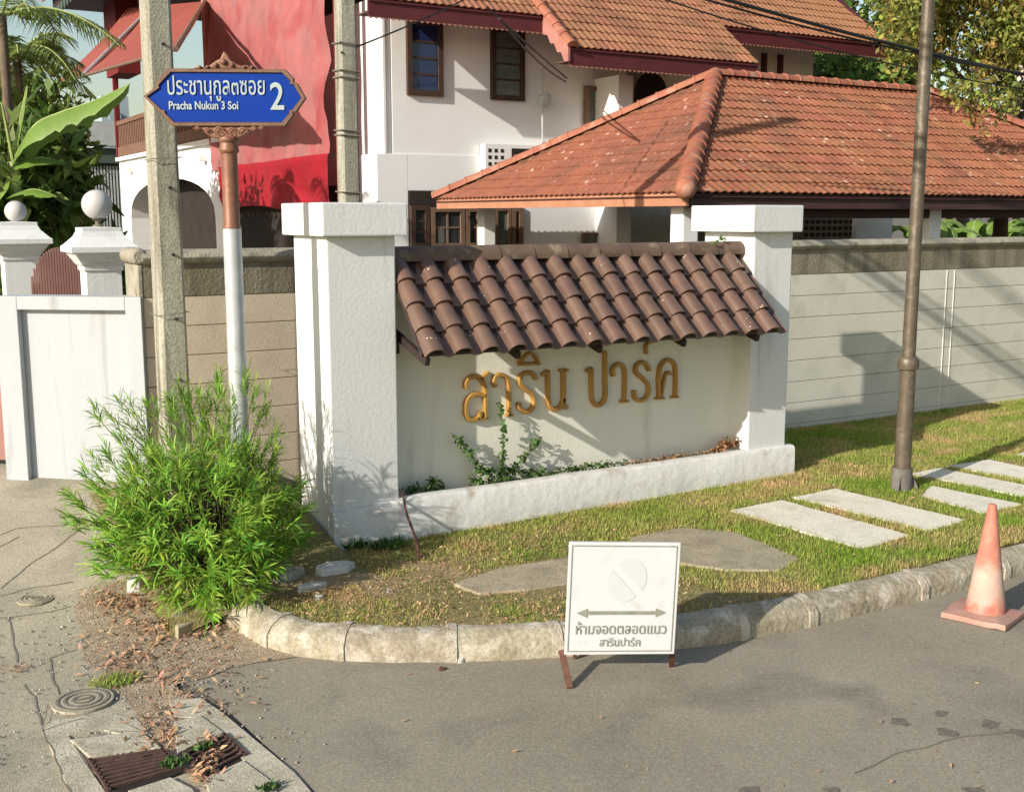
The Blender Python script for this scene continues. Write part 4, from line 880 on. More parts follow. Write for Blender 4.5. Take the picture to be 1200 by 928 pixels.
# tarps: wrinkled sheets hung on the verandah
def hung(px0, px1, ytop, ybot, name, mat, X=TX, amp=.07):
    y0 = PX(px0, 150, X).y; y1 = PX(px1, 150, X).y; zt2 = ytop; zb = ybot; m = MB(); vs = []; fs = []; a_, b_ = 46, 26
    for i in range(a_+1):
        for j in range(b_+1):
            y = y0+(y1-y0)*i/a_; z = zb+(zt2-zb)*j/b_
            w = amp*(mn.noise(Vector((y*1.1+z*.5, z*.35, 1)))+.5*mn.noise(Vector((y*3, z*1.2, 4)))+.35*mn.noise(Vector((y*.6, z*3.5, 8))))
            vs.append((X+w-.12, y, z+(.06*math.sin(y*1.3) if j == 0 else 0)))
    for i in range(a_):
        for j in range(b_): q = i*(b_+1)+j; fs.append((q,q+1,q+b_+2,q+b_+1))
    m.add(vs, fs); return m.build(name, mat, lh, smooth=True)
zsplit = PX(340,190,TX).z; zb_ = PX(340,243,TX).z
hung(251,393,9.4,zsplit,'faded_tarp',mt['tarp'],amp=.14); hung(262,392,zsplit+.05,zb_,'red_tarp',mt['tarp_red'],TX-.05,.16)
MB().box(TX-.02,PX(393,100,TX).y-.12,2.4,TX+.2,PX(393,100,TX).y-.01,9.4).build('tarp_pole', mt['red_wood'], lh)
MB().box(TX-.15,PX(250,100,TX).y,zt_+.2,TX-.05,PX(246.5,100,TX).y,9.4).build('tarp_rail', mt['pink'], lh)
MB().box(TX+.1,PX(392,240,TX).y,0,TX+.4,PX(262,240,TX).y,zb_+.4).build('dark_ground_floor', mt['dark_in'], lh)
MB().box(TX+1,21,zt_+.3,TX+5.4,yA+.5,zt_+.5).build('upper_floor', mt['red_wood'], lh)
MB().box(TX+.9,yB-2,zt_+.5,TX+1,yB+5.0,9.4).build('red_inner_wall', mt['red_wood'], lh)
# awning
a1 = PX(64,99,5.2); a2 = PX(206,58,5.2); zz_ = (a1.z+a2.z)/2; b1 = PX(150,10,TX-.1); b2 = PX(240,2,TX-.1)
def awn(p, q, r, s, name, mat):
    m = MB(); vs = []; fs = []
    for i in range(17):
        for j in range(9): c = p.lerp(q, i/16).lerp(s.lerp(r, i/16), j/8); c.z -= .12*math.sin(math.pi*j/8); vs.append(c)
    for i in range(16):
        for j in range(8): q_ = i*9+j; fs.append((q_,q_+1,q_+10,q_+9))
    m.add(vs, fs); return m.build(name, mat, lh, smooth=True)
aw_ = awn(a1, a2, b2, b1, 'awning', mt['awning'])
m = MB(); m.tube([a1.lerp(a2,.32), b1.lerp(b2,.35)-Vector((0,0,.05))], .05, 8); m.build('awning_pole', mt['galv'], lh)
m = MB(); m.tube([a1, a2], .035, 8); m.tube([b2, a2], .05, 8); m.build('awning_bar', mt['wood_l'], lh)
# upper roof eave
e1_ = PX(62,10,6.6); MB().box(6.6,24,e1_.z,TX+5,e1_.y,e1_.z+.35).build('eave', mt['fascia_d'], lh)
m = MB()
for i in range(22):
    y = 31+i*.55; m.prism([(6.62,y,e1_.z+.001),(6.62,y+.5,e1_.z+.001),(6.62,y+.42,e1_.z-.22),(6.62,y+.25,e1_.z-.32),(6.62,y+.08,e1_.z-.22)], (.04,0,0))
o = m.build('scalloped_trim', mt['green_metal'], lh); o['kind'] = 'stuff'
m = MB(); m.prism([(6.3,24,e1_.z+.2),(6.3,e1_.y+.3,e1_.z+.2),(TX+3,e1_.y+.3,e1_.z+3.2),(TX+3,24,e1_.z+3.2)], (0,0,.1)); m.build('roof', mt['pav_ridge'], lh)
yy_ = PX(133,40,TX-.2).y; MB().box(TX-.3,yy_-.9,7.0,TX+.4,yy_+.9,e1_.z-.001).build('red_pillar', mt['red_wood'], lh)
MB().box(TX+1.2,yB+1,0,TX+2.6,yB+1.6,1.1).build('cabinet', mt['wood_l'], lh)
# ------------------------------------------------------------------ neighbour behind the bananas
nh = empty('far_house', (7,48,0), 'far pale blue house with a round vent and a grey sheet roof', 'house')
Yn = 46
def nb_(x0,y0,x1,y1,dy,name,mat,Y=Yn): a = PY(x0,y0,Y); b = PY(x1,y1,Y); return MB().box(a.x,Y,b.z,b.x,Y+dy,a.z).build(name, mat, nh)
nb_(118,112,158,262,3,'wall',mt['bluegrey'],Yn+3); nb_(60,140,152,172,.5,'sheet_roof',mt['sheet'],Yn); nb_(60,172,152,192,.3,'gutter_band',mt['green_metal'],Yn+.2)
nb_(60,190,150,330,.2,'slatted_wall',mt['green_metal'],Yn+.5)
m = MB(); 
for k in range(16):
    a = PY(92+k*3.6,195,Yn+.4); m.box(a.x,Yn+.35,0,a.x+.06,Yn+.49,a.z)
o = m.build('wall_slats', mt['sheet'], nh); o['kind'] = 'stuff'
p = PY(135,137,Yn+2.9); m = MB(); m.tube([(p.x,Yn+3,p.z),(p.x,Yn+2.9,p.z)], .24, 16); m.build('round_vent', mt['bluegrey'], nh)
# ------------------------------------------------------------------ foliage helpers
def leafcloud(name, centres, radii, n, size, mat, parent, aspect=.45, squash=1.0, droop=.2, shell=.55):
    centres = np.array([tuple(c) for c in centres]); radii = np.array(radii, dtype=float); w = radii**2.2; w /= w.sum()
    idx = RNG.choice(len(centres), n, p=w); d = RNG.normal(size=(n,3)); d /= np.linalg.norm(d, axis=1)[:,None]
    r = shell+(1-shell)*RNG.random(n)**.6; r *= (1+.18*RNG.normal(size=n))
    P = centres[idx]+d*(radii[idx]*r)[:,None]*np.array([1,1,squash])
    a = RNG.normal(size=(n,3)); a[:,2] -= droop*2; a /= np.linalg.norm(a, axis=1)[:,None]
    b = np.cross(a, RNG.normal(size=(n,3))+d); b /= np.linalg.norm(b, axis=1)[:,None]+1e-9
    s = size*(.6+.8*RNG.random(n))[:,None]
    V = np.stack([P, P+a*s*.5+b*s*aspect*.5, P+a*s, P+a*s*.5-b*s*aspect*.5], axis=1).reshape(-1,3)
    Fc = np.arange(4*n).reshape(n,4); return tri_mesh(name, V, Fc, mat, parent, k=4)
def limbs(m, base, tips, r0, r1, n=7):
    for t in tips:
        base = Vector(base); t = Vector(t); mid = base.lerp(t, .5)+Vector((random.uniform(-.2,.2), random.uniform(-.2,.2), random.uniform(0,.25)))*(t-base).length*.3
        m.tube([base, base.lerp(mid,.6), mid, mid.lerp(t,.6), t], [r0, r0*.75+r1*.25, (r0+r1)/2, r1*1.3, r1], n)
# ------------------------------------------------------------------ the bush in front
bush = empty('narrow_leaved_bush', (1.95,7.2,.02), 'bright green bush of long narrow leaves growing round the sign pole and utility pole', 'bush')
base = Vector((1.98,7.25,.02)); tips = []; sm = MB()
rows = []
for k in range(400):
    th = random.uniform(0, 2*math.pi); ph = math.acos(random.uniform(-.25, 1)); rr = random.uniform(.55, 1.0)
    d_ = Vector((math.sin(ph)*math.cos(th), math.sin(ph)*math.sin(th), math.cos(ph)))
    t = Vector((1.86+d_.x*.72*rr, 7.12+d_.y*.70*rr, .50+d_.z*.66*rr))
    if t.z < .09: t.z = random.uniform(.09,.3)
    tips.append((t, d_))
for (px, py, D) in [(200,690,6.7),(230,700,6.6),(255,705,6.6),(280,700,6.6),(300,690,6.6),(215,670,6.6),(245,680,6.5),(275,680,6.5),(180,670,6.8),(160,650,6.9),(310,670,6.7),(265,660,6.5),(240,455,7.9),(215,468,7.8),(200,475,7.7),(225,480,7.8),(250,470,7.8),(265,455,7.6),(300,455,7.5),(290,440,7.6),(262,440,7.7),(120,478,7.9),(145,470,7.9),(135,500,7.7),(160,490,7.8),(125,520,7.6),(165,515,7.7),(180,480,7.8),(318,505,7.5),(330,530,7.5),(100,560,7.2),(85,580,7.1),(80,610,7.0),(310,480,7.5),(270,480,7.6),(230,500,7.6),(200,510,7.7),(150,540,7.4),(335,580,7.3),(110,540,7.4),(240,520,7.3),(290,510,7.4),(260,500,7.4),(180,530,7.4),(215,455,7.8),(232,462,7.8),(205,462,7.9),(250,490,7.6)]:
    for r_ in range(3):
        t = PD(px+random.uniform(-12,12), py+random.uniform(-6,14), D+random.uniform(-.15,.15)); tips.append((t, (t-Vector((1.95,7.2,.5))).normalized()))
LV = []; LF = []; nv = 0
for t, d_ in tips:
    st = base+Vector((random.uniform(-.22,.22), random.uniform(-.2,.2), 0)); mid = st.lerp(t,.5)+Vector((0,0,.12))+d_*.06
    if random.random() < .5: sm.tube([st, mid, t], [.007,.005,.003], 4, False)
    ax_ = (t-mid).normalized(); ax_ = (ax_+Vector((0,0,.35))).normalized(); u_ = ax_.orthogonal().normalized(); w_ = ax_.cross(u_)
    nl = random.randint(20, 30)
    for j in range(nl):
        an = j*2.4+random.uniform(-.3,.3); el = random.uniform(.15, 1.25); s_ = random.uniform(-.14,.02)
        d2 = (ax_*math.cos(el)+(u_*math.cos(an)+w_*math.sin(an))*math.sin(el)).normalized(); L_ = random.uniform(.08,.155); wd = random.uniform(.0028,.0048)*(1.35 if t.z < .75 else 1)
        sd2 = d2.cross(ax_); sd2 = sd2.normalized() if sd2.length > .01 else u_
        o_ = t+ax_*s_; sag = Vector((0,0,-1))*L_*random.uniform(.1,.4)
        p1 = o_+d2*L_*.4+sag*.12; p2 = o_+d2*L_*.75+sag*.5; p3 = o_+d2*L_+sag
        LV += [o_-sd2*wd*.4, o_+sd2*wd*.4, p1-sd2*wd, p1+sd2*wd, p2-sd2*wd*.75, p2+sd2*wd*.75, p3, p3]
        LF += [(nv,nv+1,nv+3,nv+2),(nv+2,nv+3,nv+5,nv+4),(nv+4,nv+5,nv+7,nv+6)]; nv += 8
V = np.array([tuple(v) for v in LV]); V[:,2] = np.maximum(V[:,2], .02)
o = tri_mesh('foliage', V, LF, mt['bush_leaf'], bush, k=4); o['kind'] = 'stuff'
o = sm.build('stems', mt['twig'], bush); o['kind'] = 'stuff'
# ------------------------------------------------------------------ grass and litter
def noise2(x, y, s, o=0): return np.array([mn.noise(Vector((a*s+o, b*s, o))) for a, b in zip(x, y)])
def lawn_points(n, xr=(1.95,13.2)):
    x = RNG.uniform(xr[0], xr[1], n); y0 = np.interp(x, KYx, KYy); y = y0-.015+RNG.random(n)*(8.96-y0); keep = np.ones(n, bool); mnx = RNG.random(n)**3*1.5
    keep &= ~((x > 2.85) & (x < 7.34) & (y > 7.325))
    jx = RNG.normal(size=n); jy = RNG.normal(size=n)
    for q, old in SLABP:
        a_ = .035 if old else .009; X_ = x+jx*a_; Y_ = y+jy*a_; c = np.zeros(n, bool)
        for i in range(len(q)):
            x1, y1 = q[i]; x2, y2_ = q[(i+1) % len(q)]
            if y1 == y2_: continue
            c ^= ((y1 > Y_) != (y2_ > Y_)) & (X_ < (x2-x1)*(Y_-y1)/(y2_-y1)+x1)
        keep &= ~c
    keep &= ~((x < 2.9) & (y > 6.6))
    return x[keep], y[keep]
x, y = lawn_points(620000)
cell = 0.1; gx = np.arange(1.8, 13.4, cell); gy = np.arange(4.6, 9.2, cell)
F1 = np.array([[mn.noise(Vector((a*1.1, b*1.1, 2)))+.7*mn.noise(Vector((a*3.5, b*3.5, 5))) for b in gy] for a in gx])
ix = np.clip(((x-1.8)/cell).astype(int), 0, len(gx)-1); iy = np.clip(((y-4.6)/cell).astype(int), 0, len(gy)-1); f = F1[ix, iy]
green = np.clip((x-3.6)/2.2, 0, 1); green = np.maximum(green, np.clip((y-6.6)*1.5, 0, 1)*.85)       # the left corner is thin and dry
dens = np.clip(.22+.76*green+f*1.0, .03, 1); k_ = RNG.random(len(x)) < dens; x, y, f, green = x[k_], y[k_], f[k_], green[k_]
n = len(x); lz = GZ(0)+.045*np.clip((x-3)/4.3, 0, 1)-.004
h = (.014+.032*RNG.random(n))*(.55+.45*green+.25*np.clip(f,-1,1)); an = RNG.random(n)*2*math.pi; ln = RNG.random(n)*.028+.004; w = .0022+.0018*RNG.random(n)
px_, py_ = np.cos(an), np.sin(an)
V = np.stack([np.stack([x-py_*w, y+px_*w, lz], 1), np.stack([x+py_*w, y-px_*w, lz], 1), np.stack([x+px_*ln, y+py_*ln, lz+h], 1)], 1).reshape(-1,3)
o = tri_mesh('grass', V, np.arange(3*n).reshape(n,3), mt['grass']); tag(o, 'short patchy lawn grass on the verge', 'grass', kind='stuff')
def litter(name, pts, size, label, mat='litter', zoff=.004):
    n = len(pts); P = np.array([tuple(p) for p in pts]); an = RNG.random(n)*6.28; L_ = size*(.5+RNG.random(n)); w = L_*(.18+.2*RNG.random(n)); tl = RNG.normal(size=(n,2))*.35
    a = np.stack([np.cos(an), np.sin(an), tl[:,0]], 1)*L_[:,None]; b = np.stack([-np.sin(an), np.cos(an), tl[:,1]], 1)*w[:,None]; P = P+np.array([0,0,zoff])+np.stack([0*an,0*an,np.abs(tl[:,0])*L_+np.abs(tl[:,1])*w],1)
    c = np.array([0,0,1.0])*(w*.5)[:,None]
    V = np.stack([P-a, P-b+c, P+a, P+b+c], 1).reshape(-1,3); o = tri_mesh(name, V, np.arange(4*n).reshape(n,4), mat if not isinstance(mat,str) else mt[mat], k=4); return tag(o, label, 'leaf litter', kind='stuff')
pts = []
for (cx, cy, sx, sy, n) in [(140,705,38,16,420),(200,735,60,22,700),(250,728,30,12,260),(150,770,50,30,260),(215,690,60,16,200),(190,860,30,25,220),(240,905,18,16,260),(230,820,60,30,160),(20,785,18,4,40),(330,745,40,12,60),(200,780,90,30,250),(245,880,16,14,160)]:
    for k in range(int(n*.68)):
        p = GR(cx+random.gauss(0,sx*.55), cy+random.gauss(0,sy*.55))
        pts.append(p)
litter('leaf_litter', pts, .02, 'brown dry leaves scattered over the dirt below the bush and round the drain')
x, y = lawn_points(42000); pts = []
for a_, b_ in zip(x, y):
    pr_ = .10+1.5*max(0, 1-(a_-2.2)/3.0)*(1 if b_ < 7 else .5)+.25*(1 if (b_ > 7.1 and b_ < 7.36) or b_ > 8.6 else 0)
    if random.random() < pr_*(.5+.9*max(0, mn.noise(Vector((a_*2, b_*2, 11)))+.3)): pts.append((a_, b_, GZ(a_)+.012))
litter('leaf_litter', pts, .013, 'brown dry leaves lying in the lawn grass')
pts = [G(random.uniform(300,1190), random.uniform(700,925)) for k in range(70)]; litter('leaf_litter', pts, .014, 'a few small dry leaves strewn over the asphalt', zoff=.003)
# fine stones on the ground
pts = [GR(max(0,random.gauss(180,90)), random.uniform(690,900)) for k in range(900)]; pts = [p for p in pts if p.x < 1.8]
m = MB()
for p in pts:
    r = random.uniform(.003,.011); m.add([p+Vector((r,0,0)),p+Vector((0,r,0)),p+Vector((-r,0,0)),p+Vector((0,-r,0)),p+Vector((0,0,r*.9))], [(0,1,4),(1,2,4),(2,3,4),(3,0,4)])
tag(m.build('gravel', mt['stone']), 'small pale grit scattered over the dirt by the kerb', 'gravel', kind='stuff')
# weed tufts
def tuft(px, py, n, r, hgt, label, mat='bush_leaf', z=0, wd=.004):
    c = G(px, py, z) if z else GR(px, py); V = []; Fc = []
    for k in range(n):
        a_ = random.uniform(0,6.28); d_ = random.random()**.5*r; p = c+Vector((math.cos(a_)*d_*1.4, math.sin(a_)*d_, 0)); l = Vector((random.uniform(-1,1), random.uniform(-1,1), 0))*hgt*.7
        s_ = Vector((-l.y, l.x, 0)).normalized()*wd; V += [p-s_, p+s_, p+l+Vector((0,0,random.uniform(.4,1)*hgt))]; Fc.append((3*k,3*k+1,3*k+2))
    return tag(tri_mesh('weed', V, Fc, mt[mat]), label, 'weed', 'small weeds')
tuft(135,798,420,.10,.035,'flat green weed tuft on the dirt right above the manhole cover', 'grass')
tuft(205,893,60,.05,.03,'small leafy weed growing between the two drain grates', 'vine_leaf', .02, .012)
tuft(238,875,40,.035,.03,'tiny green sprout by the right drain grate', 'vine_leaf', .02, .010)
tuft(315,922,40,.04,.03,'small weed at the lower end of the drain kerb', 'vine_leaf', .02, .012)
tuft(415,640,160,.07,.09,'dark low weed at the foot of the left pillar', 'vine_leaf', .14, .010)
tuft(455,640,180,.10,.07,'low dark weed beside the leaning twig at the planter foot', 'vine_leaf', .14, .010)
# rubble
def rock(px, py, sx, sy, h, label, mat='stone', z=0, rot=0, flat=True, name='broken_slab', cat='rubble'):
    c = G(px, py, z) if z else GR(px, py); z = z or c.z; n = 9; m = MB(); q = []
    for k in range(n):
        t = 2*math.pi*k/n+random.uniform(-.25,.25); r = random.uniform(.75,1.1); q.append(Vector((math.cos(t)*sx*r, math.sin(t)*sy*r)))
    R_ = Matrix.Rotation(rot, 2); q = [R_@v for v in q]; lo = [(c.x+v.x, c.y+v.y, z-.02) for v in q]; tilt = random.uniform(-.25,.25)
    hi = [(c.x+v.x*.93, c.y+v.y*.93, z+h*(1+tilt*v.x/sx)+random.uniform(-.003,.003)) for v in q]
    m.add(lo+hi, [tuple(range(n-1,-1,-1)), tuple(range(n,2*n))]+[(i,(i+1)%n,n+(i+1)%n,n+i) for i in range(n)]); return tag(m.build(name, mt[mat], bevel=.006, seg=1), label, cat, 'rubble round the kerb end')
rock(222,732,.20,.12,.06,'flat brown broken concrete piece lying among dry leaves below the bush','old_slab',rot=.9)
rock(205,704,.10,.035,.04,'narrow pale broken chunk under the bush edge','stone',rot=.9)
rock(160,690,.06,.05,.08,'white painted lump of concrete under the left side of the bush','pale_stone')
rock(392,668,.17,.10,.04,'larger pale broken slab on the dirt beside the left pillar','pale_stone',.13,.3)
rock(366,690,.12,.05,.035,'flat pale fragment near the kerb behind the bush','pale_stone',.13,.2)
rock(338,676,.13,.08,.05,'grey broken stone in the shade of the bush','stone',.13,.5)
rock(374,702,.035,.025,.03,'small white stone on the grass near the kerb','pale_stone',.13)
rock(455,692,.012,.012,.012,'tiny white pebble on the dry grass','pale_stone',.14,name='pebble',cat='pebble')
rock(540,775,.022,.016,.02,'pale pebble on the asphalt under the kerb joint','pale_stone',0,name='pebble',cat='pebble')
rock(518,784,.028,.014,.012,'rusty brown fragment on the asphalt near the kerb','rust',0,name='pebble',cat='pebble')
rock(100,693,.0,.0,.0,'x') if False else None
# ------------------------------------------------------------------ drain inlet and manholes
def ring_cover(px, py, r, label, mat, z=.0):
    c = GR(px, py); z = z+c.z; t = empty('manhole_cover', (c.x, c.y, z), label, 'manhole cover', 'round covers in the driveway')
    m = MB(); m.lathe((c.x,c.y,z), [(r,-.01),(r,.004),(r*.93,.004)], 32); m.build('cover_disc', mt['driveway'], t)
    for q in (.86,.62,.36):
        m = MB(); vs = []; fs = []; n = 32
        for (rr, zz2) in ((q*r,.003),(q*r,.008),((q-.1)*r,.008),((q-.1)*r,.003)):
            for k in range(n): a_ = 2*math.pi*k/n; vs.append((c.x+rr*math.cos(a_), c.y+rr*math.sin(a_), z+zz2))
        for j in range(3):
            for k in range(n): fs.append((j*n+k,j*n+(k+1)%n,(j+1)*n+(k+1)%n,(j+1)*n+k))
        m.add(vs, fs); m.build('cover_ring', mt[mat], t)
    MB().box(c.x-.03,c.y-.008,z+.004,c.x+.03,c.y+.008,z+.010).build('cover_handle', mt['iron'], t)
ring_cover(97,821,.155,'round iron manhole cover above the drain inlet, lower left','iron',.004)
ring_cover(42,700,.115,'faint round cover half buried in the driveway near the left edge','driveway',-.006)
dr = empty('drain_inlet', G(190,890), 'concrete drain inlet with rusty steel grates at the lower left of the road', 'drain')
def gpoly(px, z0, z1, name, mat, bev=.004): P = [G(x_, y_, 0) for x_, y_ in px]; m = MB(); m.slab([(p.x, p.y) for p in P][::-1], z0, z1); return m.build(name, mt[mat], dr, bevel=bev)
gpoly([(50,856),(84,930),(125,930),(100,895),(80,862),(122,855),(142,860),(178,862),(160,842),(130,836),(92,840),(60,845)], -.01, .003, 'concrete_surround', 'drain_concrete', 0)
gpoly([(82,868),(105,888),(160,880),(190,878),(168,860),(130,862)], -.01, .009, 'inlet_cover', 'drain_concrete')
gpoly([(150,928),(200,912),(225,925),(240,945),(160,945)], -.01, .009, 'inlet_cover', 'drain_concrete')
gpoly([(198,822),(235,818),(262,836),(300,868),(345,905),(380,945),(345,945),(300,905),(255,864),(235,842),(205,840)], -.01, .006, 'gutter_kerb', 'drain_concrete')
gpoly([(204,848),(235,840),(262,860),(230,874),(208,885)], -.01, .013, 'kerb_block', 'drain_concrete')
gpoly([(240,915),(285,893),(322,920),(330,945),(250,945)], -.01, .013, 'kerb_block', 'drain_concrete')
gpoly([(103,890),(190,879),(214,905),(145,930),(122,925)], -.01, .004, 'pit_floor', 'dark_in', 0); gpoly([(214,882),(262,860),(290,888),(240,914)], -.01, .004, 'pit_floor', 'dark_in', 0)
def bars(p0, p1, q0, q1, n, w=.014):
    a0, a1, b0, b1 = G(*p0), G(*p1), G(*q0), G(*q1)
    for k in range(n):
        t = (k+.5)/n; m = MB(); m.obox(a0.lerp(b0,t)+Vector((0,0,.012)), a1.lerp(b1,t)+Vector((0,0,.012)), w, .014); m.build('grate_bar', mt['grate'], dr)
    m = MB(); m.obox(a0+Vector((0,0,.011)), b0+Vector((0,0,.011)), .018, .016); m.build('grate_edge', mt['grate'], dr); m = MB(); m.obox(a1+Vector((0,0,.011)), b1+Vector((0,0,.011)), .018, .016); m.build('grate_edge', mt['grate'], dr)
bars((105,892),(190,880),(128,928),(214,903),8,.020); bars((216,883),(262,862),(240,912),(288,887),6,.016)
# ------------------------------------------------------------------ planter plants
def vine(label, shoots, n, size, name='planter_vine', mat='vine_leaf', r=.035, group='plants in the planter'):
    t = empty(name, PY(shoots[0][0][0], shoots[0][0][1], 7.52), label, 'plant', group); cs = []; rs = []; m = MB()
    for sh in shoots:
        P = [PY(x_, y_, 7.56 if i else 7.50) for i, (x_, y_) in enumerate(sh)]; P = [P[0]]+[p+Vector((0,-.02,0)) for p in P[1:]]
        m.tube(P, .004, 5)
        for i in range(len(P)-1):
            k = max(2, int((P[i+1]-P[i]).length/.02))
            for j in range(k): cs.append(P[i].lerp(P[i+1], j/k)); rs.append(r*random.uniform(.5,1.2))
    m.build('stem', mt['twig'], t); o = leafcloud('leaves', cs, rs, n, size, mt[mat], t, .7, shell=.2); o['kind'] = 'stuff'; return t
vine('sprawling green vine climbing the wall under the first gold letters', [[(585,565),(560,545),(545,525),(530,508)],[(585,565),(588,530),(588,500),(584,470)],[(585,565),(605,545),(622,522),(634,512)],[(550,560),(585,568),(625,560)],[(560,550),(600,552),(640,553)]], 900, .034)
vine('small dark bushy plant at the left end of the planter', [[(478,578),(484,571),(494,574)],[(496,575),(508,566),(520,573)],[(508,572),(506,558)]], 260, .030)
vine('low creeping plants along the middle of the planter', [[(640,555),(665,550),(690,546)],[(665,550),(700,545),(735,541)]], 330, .028)
vine('thin brownish creepers in the right half of the planter', [[(735,543),(770,538),(800,533)],[(790,535),(825,530),(845,524)]], 330, .024, mat='dry_tuft', r=.022)
vine('dry brown tuft at the right end of the planter', [[(838,528),(850,518),(862,520)],[(845,525),(851,510)],[(858,522),(866,512)]], 300, .032, mat='dry_tuft')
vine('tiny plant growing on the right pillar beside the ridge end', [[(838,283),(846,279),(850,282)]], 26, .03, 'wall_sprout', r=.02)
# leaning twig
a = G(492,656,.14); b = PY(472,580,7.40); m = MB(); m.tube([a, a.lerp(b,.3)+Vector((.01,0,.01)), a.lerp(b,.7)+Vector((-.008,0,0)), b, b+Vector((-.03,.02,.06))], [.011,.010,.010,.007,.004], 7)
tag(m.build('twig', mt['rust'], smooth=True), 'thin brown stick leaning against the left end of the planter', 'stick')
# ------------------------------------------------------------------ trees, palms, bananas
def tree(label, base, crown, rad, n, size, mat, r0=.16, name='tree', group=None, aspect=.5):
    t = empty(name, base, label, 'tree', group); m = MB(); base = Vector(base); top = sum((Vector(c) for c in crown), Vector())/len(crown)
    fork = base.lerp(top, .55); m.tube([base, base.lerp(fork,.5)+Vector((.1,0,0)), fork], [r0, r0*.8, r0*.6], 10); limbs(m, fork, random.sample(crown, min(9, len(crown))), r0*.45, .02)
    m.build('trunk', mt['bark'], t, smooth=True); o = leafcloud('crown', crown, rad, n, size, mt[mat], t, aspect); o['kind'] = 'stuff'; return t
cr1 = []; rd1 = []
for k in range(64):
    x_ = random.uniform(1050,1300); yy = random.uniform(-120,95 if x_ > 1100 else 60); Y_ = random.uniform(14.5,18.5); cr1.append(PY(x_, yy, Y_)); rd1.append(random.uniform(.45,.95))
for x_, yy in [(1120,112),(1150,120),(1175,125),(1140,100),(1185,105),(1142,140),(1150,158)]: cr1.append(PY(x_, yy, 13.2)); rd1.append(.24 if yy < 130 else .12)
tree('large yellowish green leafy tree hanging over the right end of the carport roof', (21,15.5,0), cr1, rd1, 46000, .125, 'tree_leaf', .2)
cs = [c+Vector((random.uniform(-.3,.3),-.3,random.uniform(-.3,.3))) for c in (PY(1172,102,13.4),PY(1190,128,13.3),PY(1183,100,13.4),PY(1150,125,13.5))]
o = leafcloud('blossom', cs, [.14]*4, 55, .075, mt['flower'], bpy.data.objects['tree'], .8); o['kind'] = 'stuff'
cr2 = []; rd2 = []
for k in range(40): cr2.append(PY(random.uniform(930,1330), random.uniform(-200,250), random.uniform(27,33))); rd2.append(random.uniform(1.2,2.2))
for k in range(14): cr2.append(PY(random.uniform(955,1060), random.uniform(60,125), 25.5)); rd2.append(.9)
tree('dark dense tree filling the gap behind the house eave and carport', (38,29,0), cr2, rd2, 22000, .34, 'dark_leaf', .3)
# hedge mass at left, behind the gate
cr3 = []; rd3 = []
for k in range(46): yy = random.uniform(165,330); cr3.append(PY(random.uniform(-30,48+(yy-165)*.55), yy, random.uniform(17.5,21))); rd3.append(random.uniform(.3,.6))
hd = tree('dense dark green shrubbery behind the gate posts at the left', (3.0,19,0), cr3, rd3, 9000, .36, 'dark_leaf', .12, 'shrub', aspect=.28)
cr4 = []; rd4 = []
for k in range(30): cr4.append(PY(random.uniform(-40,50), random.uniform(110,200), random.uniform(24,28))); rd4.append(random.uniform(.5,1.0))
for (x_, yy) in [(20,120),(55,150),(75,175)]: cr4.append(PY(x_, yy, 24)); rd4.append(.6)
tree('mid green tree crown between the palm and the banana leaves', (2.6,26,0), cr4, rd4, 9000, .22, 'dark_leaf', .14)
def frond(m, o_, dirv, L_, droop, nl=34, ll=.5, wd=.016):
    P = []; d_ = Vector(dirv).normalized(); side = d_.cross(Vector((0,0,1))).normalized()
    for k in range(nl+1):
        t = k/nl; P.append(o_+d_*L_*t+Vector((0,0,-droop*L_*t*t)))
    vs = []; fs = []
    for k in range(3, nl):
        t = k/nl; l_ = ll*math.sin(math.pi*min(1,t*.9+.1))**.7+.05; dd = (P[k+1]-P[k-1]).normalized()
        for s_ in (-1, 1):
            q = P[k]; e_ = q+side*s_*l_*.75+dd*l_*.45+Vector((0,0,-l_*random.uniform(.25,.7))); mid = q.lerp(e_,.5)+Vector((0,0,l_*.12)); n = len(vs)
            vs += [q-dd*wd, q+dd*wd, mid+dd*wd, mid-dd*wd, e_]; fs += [(n,n+1,n+2,n+3),(n+3,n+2,n+4)]
    m.add(vs, fs); return P
def palm(label, crown, base, fr, group='palms at the left'):
    t = empty('palm_tree', base, label, 'palm', group); m = MB(); m.tube([base, Vector(base).lerp(crown,.5), crown], [.11,.08,.07], 10); m.build('trunk', mt['bark'], t, smooth=True)
    for (d_, L_, dr_) in fr:
        m = MB(); P = frond(m, crown, d_, L_, dr_); m.build('frond', mt['palm_leaf'], t); m = MB(); m.tube(P, [.028-.02*k/len(P) for k in range(len(P))], 5); m.build('frond_stalk', mt['stalk'], t)
pc = PY(20,70,22); palm('feathery palm with drooping fronds at the upper left', pc, (pc.x,22,0), [((math.cos(a_),math.sin(a_),e_),random.uniform(1.2,1.75),random.uniform(.4,.9)) for a_, e_ in [(0,.6),(.7,.9),(1.5,.5),(2.4,.8),(3.1,.6),(3.9,.9),(4.6,.5),(5.3,.8),(5.9,.4),(.3,1.6),(2.0,1.8),(4.2,1.7),(-.3,.15),(3.5,.1),(5.6,1.2)]])
pc = PY(2,20,19); palm('second palm, its fronds hanging in at the left edge', pc, (pc.x,19,0), [((math.cos(a_),math.sin(a_),e_),2.0,.6) for a_, e_ in [(0,.5),(.9,.7),(1.9,.5),(2.9,.7),(3.9,.5),(4.8,.6),(5.6,.4)]])
